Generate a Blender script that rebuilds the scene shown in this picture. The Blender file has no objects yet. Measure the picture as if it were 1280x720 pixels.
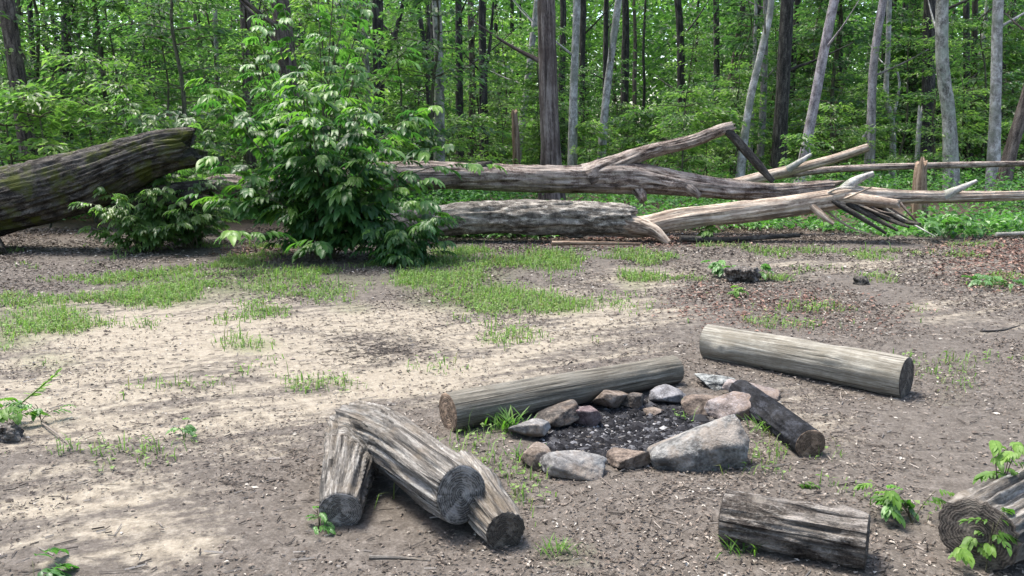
import bpy, math, random
import numpy as np
from mathutils import Vector, Matrix

random.seed(5)
RNG = np.random.default_rng(11)
PI = math.pi
SC = bpy.context.scene
COL = SC.collection

# ------------------------------------------------------------------ camera model
F, CX, CY = 1050.0, 640.0, 360.0
CAMH = 1.6
TH = math.atan(190.0 / F)
cT, sT = math.cos(TH), math.sin(TH)

def ray(px, py):
    u, v = (px - CX) / F, (CY - py) / F
    return np.array([u, cT + v * sT, -sT + v * cT])

def U(px, py, z=0.0):
    """point at height z that the photo shows at (px, py)"""
    d = ray(px, py)
    t = (z - CAMH) / d[2]
    return np.array([0, 0, CAMH]) + d * t

def P(px, py, Y):
    """point at distance Y in front that the photo shows at (px, py)"""
    d = ray(px, py)
    return np.array([0, 0, CAMH]) + d * (Y / d[1])

def proj(p):
    p = np.asarray(p, float)
    x, y, z = p[..., 0], p[..., 1], p[..., 2] - CAMH
    d = y * cT - z * sT
    d = np.where(d < 0.05, 0.05, d)
    return CX + F * x / d, CY - F * (y * sT + z * cT) / d

# ------------------------------------------------------------------ noise
def _hash(i, j, k, seed):
    h = (i * 374761393 + j * 668265263 + k * 2147483647 + seed * 974634777) & 0xFFFFFFFF
    h = ((h ^ (h >> 13)) * 1274126177) & 0xFFFFFFFF
    h = h ^ (h >> 16)
    return (h & 0xFFFF) / 65535.0

def noise(p, seed=0):
    p = np.asarray(p, float)
    i = np.floor(p).astype(np.int64)
    f = p - i
    f = f * f * (3 - 2 * f)
    r = 0
    for a in (0, 1):
        wx = f[..., 0] if a else 1 - f[..., 0]
        for b in (0, 1):
            wy = f[..., 1] if b else 1 - f[..., 1]
            for c in (0, 1):
                wz = f[..., 2] if c else 1 - f[..., 2]
                r = r + wx * wy * wz * _hash(i[..., 0] + a, i[..., 1] + b, i[..., 2] + c, seed)
    return r * 2 - 1

def fbm(p, seed=0, oct=4, gain=0.5):
    p = np.asarray(p, float)
    r, a, n = 0, 1.0, 0
    for o in range(oct):
        r = r + a * noise(p, seed + o * 7)
        n += a
        p = p * 2.03 + 3.7
        a *= gain
    return r / n

def v3(x, y, z):
    return np.stack(np.broadcast_arrays(x, y, z), -1).astype(float)

# ------------------------------------------------------------------ mesh helpers
class MB:
    def __init__(s):
        s.V, s.Fq, s.T, s.C, s.n = [], [], [], [], 0
    def add(s, V, faces, tint=0.5, co=None):
        V = np.asarray(V, float)
        for f in faces:
            if len(f):
                s.Fq.append(np.asarray(f, np.int64) + s.n)
        s.V.append(V)
        s.T.append(np.broadcast_to(np.asarray(tint, float), (len(V),)))
        s.C.append(V if co is None else np.asarray(co, float))
        s.n += len(V)
    def mesh(s, name, mat, smooth=True):
        me = bpy.data.meshes.new(name)
        V = np.concatenate(s.V)
        me.vertices.add(len(V))
        me.vertices.foreach_set('co', V.ravel().astype(np.float32))
        loops = np.concatenate([f.ravel() for f in s.Fq])
        sizes = np.concatenate([np.full(len(f), f.shape[1]) for f in s.Fq])
        starts = np.concatenate([[0], np.cumsum(sizes)[:-1]])
        me.loops.add(len(loops))
        me.loops.foreach_set('vertex_index', loops.astype(np.int32))
        me.polygons.add(len(sizes))
        me.polygons.foreach_set('loop_start', starts.astype(np.int32))
        me.polygons.foreach_set('loop_total', sizes.astype(np.int32))
        me.polygons.foreach_set('use_smooth', np.full(len(sizes), smooth))
        a = me.attributes.new('tint', 'FLOAT', 'POINT')
        a.data.foreach_set('value', np.concatenate(s.T).astype(np.float32))
        a = me.attributes.new('grain', 'FLOAT_VECTOR', 'POINT')
        a.data.foreach_set('vector', np.concatenate(s.C).ravel().astype(np.float32))
        me.update(calc_edges=True)
        me.validate()
        if mat:
            me.materials.append(mat)
        return me
    def obj(s, name, mat, parent=None, smooth=True):
        o = bpy.data.objects.new(name, s.mesh(name, mat, smooth))
        COL.objects.link(o)
        if parent:
            o.parent = parent
            o.matrix_parent_inverse = Matrix.Translation(-Vector(parent.location))
        return o

def tag(o, label=None, cat=None, group=None, kind=None):
    if label: o['label'] = label
    if cat: o['category'] = cat
    if group: o['group'] = group
    if kind: o['kind'] = kind
    return o

def empty(name, loc, label, cat, group=None):
    o = bpy.data.objects.new(name, None)
    o.location = [float(c) for c in loc]
    o.empty_display_size = 0.2
    COL.objects.link(o)
    return tag(o, label, cat, group)

def dup(root, loc, rz=0, scale=1, label=None, group=None):
    r = root.copy()
    COL.objects.link(r)
    r.location = [float(c) for c in loc]
    r.rotation_euler = (0, 0, rz)
    r.scale = (scale,) * 3
    if label: r['label'] = label
    if group: r['group'] = group
    for ch in root.children:
        c = ch.copy()
        COL.objects.link(c)
        c.parent = r
    return r

def unit(v):
    v = np.asarray(v, float)
    return v / np.maximum(np.linalg.norm(v, axis=-1, keepdims=True), 1e-9)

def smooth_path(pts, rad, step):
    pts, rad = np.asarray(pts, float), np.asarray(rad, float)
    seg = np.linalg.norm(np.diff(pts, axis=0), axis=1)
    out, ro = [], []
    n = len(pts)
    for i in range(n - 1):
        p0 = pts[i - 1] if i else 2 * pts[0] - pts[1]
        p3 = pts[i + 2] if i + 2 < n else 2 * pts[-1] - pts[-2]
        p1, p2 = pts[i], pts[i + 1]
        k = max(1, int(round(seg[i] / step)))
        t = (np.arange(k) / k)[:, None]
        out.append(0.5 * (2 * p1 + (p2 - p0) * t + (2 * p0 - 5 * p1 + 4 * p2 - p3) * t ** 2 + (3 * p1 - p0 - 3 * p2 + p3) * t ** 3))
        ro.append(rad[i] + (rad[i + 1] - rad[i]) * t[:, 0])
    out.append(pts[-1:]); ro.append(rad[-1:])
    return np.concatenate(out), np.concatenate(ro)

def frames(path):
    T = unit(np.gradient(path, axis=0))
    a = np.array([0, 0, 1.0]) if abs(T[0][2]) < 0.9 else np.array([1.0, 0, 0])
    N = np.zeros_like(path)
    n = unit(a - T[0] * a.dot(T[0]))
    for i in range(len(path)):
        n = unit(n - T[i] * n.dot(T[i]))
        N[i] = n
    return T, N, np.cross(T, N)

def tube(pts, rad, sides=16, step=0.1, seed=0, furrow=0.0, ff=6.0, fl=0.8, lump=0.0, ls=2.0, ov=0.0, end_jag=(0, 0), sub=True, ends_even=0, knots=0):
    """swept trunk: returns dict(V, quads, grain, path, r, ring0, ring1)"""
    path, r = smooth_path(pts, rad, step) if sub else (np.asarray(pts, float), np.asarray(rad, float))
    T, N, B = frames(path)
    n = len(path)
    th = np.linspace(0, 2 * PI, sides, endpoint=False)
    along = np.concatenate([[0], np.cumsum(np.linalg.norm(np.diff(path, axis=0), axis=1))])
    c, s = np.cos(th)[None, :], np.sin(th)[None, :]
    rr = np.repeat(r[:, None], sides, 1)
    A = np.repeat(along[:, None], sides, 1)
    tw = A * 0.1
    q = v3(np.cos(th[None, :] + tw) * 1.0, np.sin(th[None, :] + tw) * 1.0, A)
    if lump:
        rr = rr * (1 + lump * fbm(q * [0.8, 0.8, ls] + seed * 3.1, seed, 3))
    if ov:
        rr = rr * (1 + ov * np.cos(2 * (th[None, :] + seed)))
    if furrow:
        g = fbm(q * [ff, ff, fl] + seed * 1.7, seed + 5, 3)
        rr = rr + furrow * (-np.abs(g) * 2.2 + 0.4)
        rr = rr + furrow * 0.35 * fbm(q * [ff * 3, ff * 3, fl * 6] + seed, seed + 9, 2)
    for k in range(knots):
        rk = random.Random(seed * 31 + k)
        a0, t0 = rk.uniform(.12, .9) * along[-1], rk.uniform(0, 2 * PI)
        ks, kh = rk.uniform(.2, .5), rk.uniform(.12, .3) * rk.choice([1, 1, -.6])
        dth = (th[None, :] - t0 + PI) % (2 * PI) - PI
        g = ((A - a0) / (rr.mean() * ks * 1.6)) ** 2 + (dth / ks) ** 2
        rr = rr + r[:, None] * kh * (np.exp(-g) - .7 * np.exp(-g * 7))
    if ends_even:
        e = np.minimum(A, along[-1] - A)
        k = np.clip(e / (ends_even * r.max()), 0, 1)
        k = 0.25 + 0.75 * k * k * (3 - 2 * k)
        sm = r[:, None] * (1 + ov * np.cos(2 * (th[None, :] + seed)))
        rr = sm + (rr - sm) * k
    rr = np.maximum(rr, 0.002)
    off = np.zeros((n, sides))
    for e, j in ((0, end_jag[0]), (1, end_jag[1])):
        if j:
            w = np.clip(1 - (A if e == 0 else along[-1] - A) / (j * 2.5), 0, 1) ** 2
            jag = fbm(v3(c * 2.2 + seed, s * 2.2, np.zeros_like(c) + e * 9), seed + 3, 4)
            off += w * jag * j * 1.6
    V = path[:, None, :] + rr[..., None] * (c[..., None] * N[:, None, :] + s[..., None] * B[:, None, :]) + off[..., None] * T[:, None, :]
    i = np.arange(n - 1)[:, None] * sides
    j = np.arange(sides)[None, :]
    jn = (j + 1) % sides
    quads = np.stack([i + j, i + jn, i + sides + jn, i + sides + j], -1).reshape(-1, 4)
    co = v3(c * r[:, None], s * r[:, None], A)
    return dict(V=V.reshape(-1, 3), quads=quads, co=co.reshape(-1, 3), path=path, r=r, N=N, B=B, T=T, sides=sides, n=n,
                ring0=V[0], ring1=V[-1], len=along[-1])

def close_ends(mb, t, which=(0, 1), dome=0.3):
    for e in which:
        ring = t['ring0'] if e == 0 else t['ring1']
        c = ring.mean(0) + (t['T'][0] * -1 if e == 0 else t['T'][-1]) * dome * (t['r'][0] if e == 0 else t['r'][-1])
        n = len(ring)
        V = np.vstack([ring, c])
        j = np.arange(n)
        f = np.stack([(j + 1) % n, j, np.full(n, n)], -1) if e == 0 else np.stack([j, (j + 1) % n, np.full(n, n)], -1)
        co = t['co'][:n] if e == 0 else t['co'][-n:]
        mb.add(V, [f], 0.5, np.vstack([co, co.mean(0)]))

def cut_face(t, e, mat, parent, rough=0.004, seed=0, name='cut_end'):
    """sawn end disc as a mesh of its own"""
    ring = t['ring0'] if e == 0 else t['ring1']
    ax = -t['T'][0] if e == 0 else t['T'][-1]
    c = ring.mean(0)
    n = len(ring)
    K = 12
    Vs, co, tn = [], [], []
    for k in range(K):
        f = 1 - k / K
        R = c + (ring - c) * f
        bump = rough * fbm(R * 40, seed, 3) + rough * 0.6 * math.sin(k * 2.1)
        bev = 0.003 * (f < 0.99) + 0.001
        Vs.append(R + ax * (bump * (f < 0.97) + bev)[:, None] if np.ndim(bump) else R)
        a = np.linspace(0, 2 * PI, n, endpoint=False)
        co.append(v3(np.cos(a) * f, np.sin(a) * f, np.zeros(n)))
        tn.append(np.full(n, f))
    Vs.append((c + ax * 0.003)[None]); co.append(np.zeros((1, 3))); tn.append(np.zeros(1))
    V = np.concatenate(Vs)
    j = np.arange(n)
    fq = []
    for k in range(K - 1):
        a, b = k * n, (k + 1) * n
        q = np.stack([a + j, a + (j + 1) % n, b + (j + 1) % n, b + j], -1)
        fq.append(q if e else q[:, ::-1])
    a = (K - 1) * n
    tri = np.stack([a + j, a + (j + 1) % n, np.full(n, K * n)], -1)
    mb = MB()
    mb.add(V, [np.concatenate(fq), tri if e else tri[:, ::-1]], np.concatenate(tn), np.concatenate(co))
    return mb.obj(name, mat, parent)

def leaf_quads(mb, pos, d, nrm, ln, wd, tint, fold=0.25):
    """one small folded blade per leaf"""
    d = unit(d)
    side = unit(np.cross(d, nrm))
    nrm = np.cross(side, d)
    ln, wd = np.asarray(ln)[:, None], np.asarray(wd)[:, None]
    mid = pos + d * ln * 0.45
    a = pos
    b = mid + side * wd * 0.5 + nrm * wd * fold
    c = pos + d * ln - nrm * ln * 0.12
    e = mid - side * wd * 0.5 + nrm * wd * fold
    n = len(pos)
    V = np.stack([a, b, c, e], 1).reshape(-1, 3)
    i = np.arange(n)[:, None] * 4
    f = np.concatenate([i + [[0, 1, 2]], i + [[0, 2, 3]]])
    mb.add(V, [f], np.repeat(tint, 4))

def leaf_long(mb, pos, d, nrm, ln, wd, tint, droop=0.35, fold=0.18):
    """large bent leaf with a midrib and rounded outline"""
    d = unit(d)
    side = unit(np.cross(d, nrm))
    nrm = np.cross(side, d)
    n = len(pos)
    ln, wd = np.asarray(ln)[:, None], np.asarray(wd)[:, None]
    droop = np.broadcast_to(droop, (n,))[:, None]
    st = [(0.0, 0.0), (0.18, 0.62), (0.42, 1.0), (0.68, 0.86), (0.88, 0.42), (1.0, 0.0)]
    rows = []
    for t, w in st:
        c = pos + d * ln * t * (1 - 0.15 * t * droop) - nrm * ln * droop * t * t
        if w == 0:
            rows.append([c])
        else:
            up = nrm * wd * fold * w
            rows.append([c - side * wd * 0.5 * w + up, c, c + side * wd * 0.5 * w + up])
    V = np.stack([v for r in rows for v in r], 1)
    k = V.shape[1]
    i = np.arange(n)[:, None] * k
    tris, quads = [], []
    tris += [i + [[0, 2, 1]], i + [[0, 3, 2]]]
    for r in range(3):
        a, b = 1 + 3 * r, 4 + 3 * r
        quads += [i + [[a, a + 1, b + 1, b]], i + [[a + 1, a + 2, b + 2, b + 1]]]
    a = 10
    tris += [i + [[a, a + 1, 13]], i + [[a + 1, a + 2, 13]]]
    mb.add(V.reshape(-1, 3), [np.concatenate(tris), np.concatenate(quads)], np.repeat(tint, k))

# ------------------------------------------------------------------ materials
def new_mat(name):
    m = bpy.data.materials.new(name)
    m.use_nodes = True
    m.node_tree.nodes.clear()
    return m, m.node_tree.nodes, m.node_tree.links

def N(ns, typ, **kw):
    n = ns.new(typ)
    for k, v in kw.items():
        if k in n.inputs.keys() if hasattr(n.inputs, 'keys') else False:
            n.inputs[k].default_value = v
        else:
            setattr(n, k, v)
    return n

def ramp(ns, stops):
    r = ns.new('ShaderNodeValToRGB')
    e = r.color_ramp.elements
    while len(e) < len(stops):
        e.new(0.5)
    for x, (p, c) in zip(e, stops):
        x.position = p
        x.color = (*c, 1)
    return r

def mixc(ns, ls, fac, a, b, mode='MIX'):
    m = ns.new('ShaderNodeMix')
    m.data_type = 'RGBA'
    m.blend_type = mode
    for sock, v in ((m.inputs['Factor'], fac), (m.inputs[6], a), (m.inputs[7], b)):
        if hasattr(v, 'is_linked'):
            ls.new(v, sock)
        elif isinstance(v, (int, float)):
            sock.default_value = v
        else:
            sock.default_value = (*v, 1)
    return m.outputs[2]

def math_n(ns, ls, op, a, b=0.0, clamp=False):
    m = ns.new('ShaderNodeMath')
    m.operation = op
    m.use_clamp = clamp
    for s, v in ((m.inputs[0], a), (m.inputs[1], b)):
        if hasattr(v, 'is_linked'):
            ls.new(v, s)
        else:
            s.default_value = v
    return m.outputs[0]

def attr(ns, name):
    a = ns.new('ShaderNodeAttribute')
    a.attribute_name = name
    return a

def noise_n(ns, ls, vec, scale, detail=4, rough=0.55, stretch=None, dist=0.0):
    if stretch is not None:
        mp = ns.new('ShaderNodeMapping')
        mp.inputs['Scale'].default_value = stretch
        ls.new(vec, mp.inputs['Vector'])
        vec = mp.outputs[0]
    t = ns.new('ShaderNodeTexNoise')
    t.inputs['Scale'].default_value = scale
    t.inputs['Detail'].default_value = detail
    t.inputs['Roughness'].default_value = rough
    t.inputs['Distortion'].default_value = dist
    ls.new(vec, t.inputs['Vector'])
    return t.outputs['Fac']

def finish(ns, ls, col, rough=0.85, bump=None, bstr=0.5, bdist=0.01, spec=0.3):
    p = ns.new('ShaderNodeBsdfPrincipled')
    o = ns.new('ShaderNodeOutputMaterial')
    if hasattr(col, 'is_linked'):
        ls.new(col, p.inputs['Base Color'])
    else:
        p.inputs['Base Color'].default_value = (*col, 1)
    if hasattr(rough, 'is_linked'):
        ls.new(rough, p.inputs['Roughness'])
    else:
        p.inputs['Roughness'].default_value = rough
    p.inputs['Specular IOR Level'].default_value = spec
    if bump is not None:
        b = ns.new('ShaderNodeBump')
        b.inputs['Strength'].default_value = bstr
        b.inputs['Distance'].default_value = bdist
        ls.new(bump, b.inputs['Height'])
        ls.new(b.outputs[0], p.inputs['Normal'])
    ls.new(p.outputs[0], o.inputs[0])
    return p

def bark_mat(name, dark, mid, light, scale=9.0, stretch=(1, 1, 0.14), patch=None, patch_amt=0.5, patch_scale=2.0,
             bdist=0.02, moss=0.0, mosscol=(0.09, 0.12, 0.02), spec=0.25, streak=1.0, crack=0.0, cscale=26, sharp=0.09):
    m, ns, ls = new_mat(name)
    g = attr(ns, 'grain').outputs['Vector']
    oi = ns.new('ShaderNodeObjectInfo')
    ad = ns.new('ShaderNodeVectorMath'); ad.operation = 'ADD'
    ls.new(g, ad.inputs[0])
    sc = ns.new('ShaderNodeVectorMath'); sc.operation = 'SCALE'
    sc.inputs[0].default_value = (13, 7, 29)
    ls.new(oi.outputs['Random'], sc.inputs['Scale'])
    ls.new(sc.outputs[0], ad.inputs[1])
    v = ad.outputs[0]
    a = noise_n(ns, ls, v, scale, 6, 0.62, stretch, 0.3)
    b = noise_n(ns, ls, v, scale * 4, 4, 0.6, (1, 1, stretch[2] * 2.0))
    gr = noise_n(ns, ls, v, scale * 2.6, 5, 0.7, (1, 1, min(1.0, stretch[2] * 5)))
    h = math_n(ns, ls, 'ADD', math_n(ns, ls, 'MULTIPLY', a, 0.56), math_n(ns, ls, 'ADD', math_n(ns, ls, 'MULTIPLY', b, 0.2 * streak), math_n(ns, ls, 'MULTIPLY', gr, 0.24)))
    col = ramp(ns, [(0.5 - sharp, dark), (0.5, mid), (0.5 + sharp, light)])
    ls.new(h, col.inputs[0])
    c = col.outputs[0]
    if patch:
        p = noise_n(ns, ls, v, patch_scale, 5, 0.6)
        pr = ramp(ns, [(0.46, (0, 0, 0)), (0.6, (1, 1, 1))])
        ls.new(p, pr.inputs[0])
        c = mixc(ns, ls, math_n(ns, ls, 'MULTIPLY', pr.outputs[0], patch_amt), c, patch)
    if moss:
        p = noise_n(ns, ls, v, 3.0, 5, 0.65)
        pr = ramp(ns, [(0.5, (0, 0, 0)), (0.62, (1, 1, 1))])
        ls.new(p, pr.inputs[0])
        c = mixc(ns, ls, math_n(ns, ls, 'MULTIPLY', pr.outputs[0], moss), c, mosscol)
    if crack:
        k = noise_n(ns, ls, v, cscale, 3, 0.5, (1, 1, 0.035), 0.6)
        kr = ramp(ns, [(0.34, (1, 1, 1)), (0.44, (0, 0, 0))])
        ls.new(k, kr.inputs[0])
        c = mixc(ns, ls, math_n(ns, ls, 'MULTIPLY', kr.outputs[0], crack), c, tuple(q * 0.6 for q in dark))
        h = math_n(ns, ls, 'SUBTRACT', h, math_n(ns, ls, 'MULTIPLY', kr.outputs[0], 0.5))
    finish(ns, ls, c, 0.85, h, 0.9, bdist, spec)
    return m

def cut_mat(name, dark, light, wet=0.75):
    m, ns, ls = new_mat(name)
    g = attr(ns, 'grain').outputs['Vector']
    t = attr(ns, 'tint').outputs['Fac']
    w = noise_n(ns, ls, g, 3.0, 3)
    r = math_n(ns, ls, 'ADD', t, math_n(ns, ls, 'MULTIPLY', w, 0.25))
    s = math_n(ns, ls, 'SINE', math_n(ns, ls, 'MULTIPLY', r, 75.0))
    n2 = noise_n(ns, ls, g, 5.0, 6, 0.65)
    f = math_n(ns, ls, 'ADD', math_n(ns, ls, 'MULTIPLY', s, 0.17), n2)
    cr = ramp(ns, [(0.3, dark), (0.72, light)])
    ls.new(f, cr.inputs[0])
    nv = ns.new('ShaderNodeVectorMath'); nv.operation = 'NORMALIZE'
    ls.new(g, nv.inputs[0])
    an = noise_n(ns, ls, nv.outputs[0], 2.6, 3, 0.6)
    lr = ramp(ns, [(0.485, (0, 0, 0)), (0.498, (1, 1, 1)), (0.502, (1, 1, 1)), (0.515, (0, 0, 0))])
    ls.new(an, lr.inputs[0])
    lk = math_n(ns, ls, 'MULTIPLY', lr.outputs[0], 0.5)
    wn = noise_n(ns, ls, g, 1.6, 3, 0.6)
    wr = ramp(ns, [(0.5, (0, 0, 0)), (0.62, (1, 1, 1))])
    ls.new(wn, wr.inputs[0])
    c = mixc(ns, ls, math_n(ns, ls, 'MULTIPLY', wr.outputs[0], 0.55), cr.outputs[0], tuple(min(q * 2.2, .6) for q in light))
    c = mixc(ns, ls, lk, c, tuple(q * .35 for q in dark))
    f = math_n(ns, ls, 'SUBTRACT', f, math_n(ns, ls, 'MULTIPLY', lk, 0.8))
    finish(ns, ls, c, wet, f, 0.6, 0.006)
    return m

def leaf_mat(name, c0, c1, c2, rough=0.45, trans=0.35, spec=0.5, tcol=None):
    m, ns, ls = new_mat(name)
    t = attr(ns, 'tint').outputs['Fac']
    oi = ns.new('ShaderNodeObjectInfo')
    f = math_n(ns, ls, 'ADD', t, math_n(ns, ls, 'MULTIPLY', math_n(ns, ls, 'SUBTRACT', oi.outputs['Random'], 0.5), 0.35), True)
    cr = ramp(ns, [(0.05, c0), (0.5, c1), (0.95, c2)])
    ls.new(f, cr.inputs[0])
    c = cr.outputs[0]
    p = ns.new('ShaderNodeBsdfPrincipled')
    p.inputs['Roughness'].default_value = rough
    p.inputs['Specular IOR Level'].default_value = spec
    ls.new(c, p.inputs['Base Color'])
    tr = ns.new('ShaderNodeBsdfTranslucent')
    tc = mixc(ns, ls, 1.0, c, tcol or (1.35, 1.8, 0.85), 'MULTIPLY')
    ls.new(tc, tr.inputs[0])
    mx = ns.new('ShaderNodeMixShader')
    mx.inputs[0].default_value = trans
    ls.new(p.outputs[0], mx.inputs[1])
    ls.new(tr.outputs[0], mx.inputs[2])
    o = ns.new('ShaderNodeOutputMaterial')
    ls.new(mx.outputs[0], o.inputs[0])
    return m

def tint_mat(name, stops, rough=0.8, spec=0.3):
    m, ns, ls = new_mat(name)
    t = attr(ns, 'tint').outputs['Fac']
    cr = ramp(ns, stops)
    ls.new(t, cr.inputs[0])
    finish(ns, ls, cr.outputs[0], rough, None, spec=spec)
    return m

def rock_mat(name, c0, c1, c2, patch=None, patch_amt=0.6, scale=9.0, bd=0.012):
    m, ns, ls = new_mat(name)
    tc = ns.new('ShaderNodeTexCoord')
    v = tc.outputs['Object']
    a = noise_n(ns, ls, v, scale, 8, 0.65, None, 0.4)
    b = noise_n(ns, ls, v, scale * 7, 4, 0.6)
    h = math_n(ns, ls, 'ADD', math_n(ns, ls, 'MULTIPLY', a, 0.7), math_n(ns, ls, 'MULTIPLY', b, 0.3))
    cr = ramp(ns, [(0.41, c0), (0.5, c1), (0.59, c2)])
    ls.new(h, cr.inputs[0])
    c = cr.outputs[0]
    if patch:
        p = noise_n(ns, ls, v, scale * 0.5, 4, 0.6)
        pr = ramp(ns, [(0.48, (0, 0, 0)), (0.58, (1, 1, 1))])
        ls.new(p, pr.inputs[0])
        c = mixc(ns, ls, math_n(ns, ls, 'MULTIPLY', pr.outputs[0], patch_amt), c, patch)
    finish(ns, ls, c, 0.85, h, 1.0, bd * 1.6, 0.25)
    return m

M = {}
M['bark_grey'] = bark_mat('grey bark', (0.06, 0.055, 0.045), (0.2, 0.19, 0.165), (0.40, 0.38, 0.34), 9, (1, 1, 0.5), (0.30, 0.34, 0.26), 0.5, 2.4)
M['bark_pale'] = bark_mat('pale bark', (0.14, 0.13, 0.12), (0.33, 0.31, 0.285), (0.54, 0.52, 0.48), 9, (1, 1, 0.6), (0.15, 0.16, 0.12), 0.65, 2.6)
M['bark_mauve'] = bark_mat('mauve grey bark', (0.11, 0.092, 0.095), (0.27, 0.235, 0.235), (0.42, 0.375, 0.37), 9, (1, 1, 0.4), (0.17, 0.16, 0.145), 0.5, 2.6)
M['bark_dark'] = bark_mat('dark bark', (0.012, 0.011, 0.01), (0.035, 0.031, 0.026), (0.095, 0.086, 0.074), 14, (1, 1, 0.25))
M['bark_brown'] = bark_mat('brown bark', (0.025, 0.019, 0.015), (0.085, 0.066, 0.054), (0.18, 0.145, 0.12), 14, (1, 1, 0.2))
M['dead_wood'] = bark_mat('dead standing wood', (0.035, 0.026, 0.022), (0.125, 0.098, 0.085), (0.24, 0.20, 0.178), 16, (1, 1, 0.06), (0.05, 0.032, 0.027), 0.6, 1.8, crack=.7, cscale=14)
M['snag_wood'] = bark_mat('rotting brown wood', (0.07, 0.045, 0.03), (0.19, 0.13, 0.09), (0.30, 0.225, 0.165), 16, (1, 1, 0.1), crack=.7, cscale=14)
M['mossy_bark'] = bark_mat('mossy furrowed bark', (0.005, 0.004, 0.0035), (0.028, 0.023, 0.018), (0.15, 0.132, 0.112), 24, (1, 1, 0.22), (0.15, 0.138, 0.122), 0.3, 4.0, 0.06, 0.85, (0.062, 0.072, 0.009), sharp=.1)
M['fallen_bark'] = bark_mat('brown fallen bark', (0.03, 0.02, 0.016), (0.17, 0.128, 0.105), (0.42, 0.36, 0.305), 20, (1, 1, 0.2), (0.38, 0.32, 0.27), 0.55, 3.6, 0.04, 0.3, (0.045, 0.034, 0.027), crack=.6, cscale=18)
M['fallen_grey'] = bark_mat('grey flaking bark', (0.026, 0.022, 0.018), (0.150, 0.131, 0.109), (0.442, 0.403, 0.342), 22, (1, 1, 0.35), (0.052, 0.043, 0.034), 0.5, 4.5, 0.05, .35, (0.390, 0.354, 0.302))
M['bare_wood'] = bark_mat('bare weathered wood', (0.112, 0.078, 0.057), (0.347, 0.276, 0.211), (0.530, 0.446, 0.356), 18, (1, 1, 0.09), (0.173, 0.121, 0.090), 0.5, 3.2, 0.015, .3, (0.265, 0.233, 0.194), crack=.8, cscale=20)
M['log_smooth'] = bark_mat('peeled grey log', (0.056, 0.050, 0.040), (0.128, 0.116, 0.093), (0.232, 0.216, 0.183), 75, (1, 1, 0.04), (0.060, 0.051, 0.038), 0.5, 6, 0.008, .4, (0.202, 0.194, 0.168), crack=.75, cscale=45, sharp=.13)
M['log_pale'] = bark_mat('bleached log', (0.106, 0.094, 0.076), (0.216, 0.201, 0.166), (0.333, 0.318, 0.276), 75, (1, 1, 0.04), (0.121, 0.104, 0.076), 0.5, 6, 0.008, .3, (0.151, 0.143, 0.117), crack=.85, cscale=45, sharp=.13)
M['log_fluted'] = bark_mat('fluted weathered wood', (0.021, 0.019, 0.017), (0.114, 0.104, 0.092), (0.299, 0.284, 0.260), 62, (1, 1, 0.04), (0.150, 0.114, 0.075), 0.3, 6.0, 0.014, crack=.85, cscale=34, sharp=.12)
M['log_rough'] = bark_mat('rough dark bark', (0.012, 0.009, 0.008), (0.068, 0.057, 0.048), (0.24, 0.218, 0.195), 42, (1, 1, 0.22), (0.25, 0.228, 0.205), 0.5, 7.0, 0.03, crack=.5, cscale=20)
M['log_char'] = bark_mat('charred log', (0.004, 0.004, 0.005), (0.010, 0.0105, 0.0125), (0.034, 0.036, 0.043), 22, (1, 1, 0.5), (0.05, 0.047, 0.044), 0.2, 4.0, 0.02, spec=0.12)
M['cut_dark'] = cut_mat('dark wet sawn end', (0.019, 0.015, 0.013), (0.086, 0.073, 0.060))
M['cut_grey'] = cut_mat('grey sawn end', (0.037, 0.035, 0.033), (0.188, 0.175, 0.163))
M['cut_brown'] = cut_mat('brown sawn end', (0.046, 0.031, 0.021), (0.182, 0.130, 0.091))

M['leaf_under'] = leaf_mat('understory leaf', (0.046, 0.094, 0.033), (0.112, 0.192, 0.061), (0.230, 0.309, 0.098), 0.38, 0.56, 0.6)
M['leaf_dark'] = leaf_mat('dark understory leaf', (0.032, 0.072, 0.033), (0.074, 0.138, 0.055), (0.147, 0.220, 0.077), 0.38, 0.56, 0.6)
M['leaf_high'] = leaf_mat('canopy leaf', (0.026, 0.065, 0.019), (0.052, 0.120, 0.033), (0.086, 0.170, 0.046), 0.5, 0.4)
M['leaf_hero'] = leaf_mat('glossy bush leaf', (0.018, 0.054, 0.02), (0.048, 0.12, 0.034), (0.16, 0.275, 0.045), 0.42, 0.42, 0.33)
M['leaf_fresh'] = leaf_mat('fresh seedling leaf', (0.045, 0.105, 0.02), (0.095, 0.185, 0.032), (0.165, 0.27, 0.05), 0.5, 0.38, 0.3)
M['leaf_low'] = leaf_mat('ground plant leaf', (0.033, 0.090, 0.024), (0.076, 0.176, 0.045), (0.142, 0.275, 0.067), 0.45, 0.38)
M['grass'] = leaf_mat('short grass', (0.20, 0.165, 0.085), (0.115, 0.185, 0.055), (0.19, 0.27, 0.09), 0.6, 0.3, 0.2)
M['litter'] = tint_mat('dead leaf litter', [(0.0, (0.022, 0.017, 0.013)), (0.3, (0.066, 0.052, 0.041)), (0.55, (0.133, 0.106, 0.086)), (0.8, (0.219, 0.184, 0.153)), (1.0, (0.375, 0.344, 0.301))], 0.8)
M['twig'] = tint_mat('fallen twig', [(0.0, (0.02, 0.016, 0.013)), (0.5, (0.11, 0.09, 0.075)), (1.0, (0.36, 0.32, 0.28))], 0.85)
M['coal'] = tint_mat('charcoal and ash', [(0.0, (0.006, 0.006, 0.007)), (0.6, (0.03, 0.03, 0.033)), (0.85, (0.16, 0.16, 0.17)), (1.0, (0.42, 0.40, 0.385))], 0.9, 0.08)
M['stem'] = bark_mat('green brown stem', (0.03, 0.03, 0.018), (0.07, 0.068, 0.04), (0.13, 0.12, 0.08), 20, (1, 1, 0.3))
M['stem_green'] = tint_mat('green stem', [(0, (0.07, 0.13, 0.025)), (1, (0.16, 0.25, 0.05))], 0.6)

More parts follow.
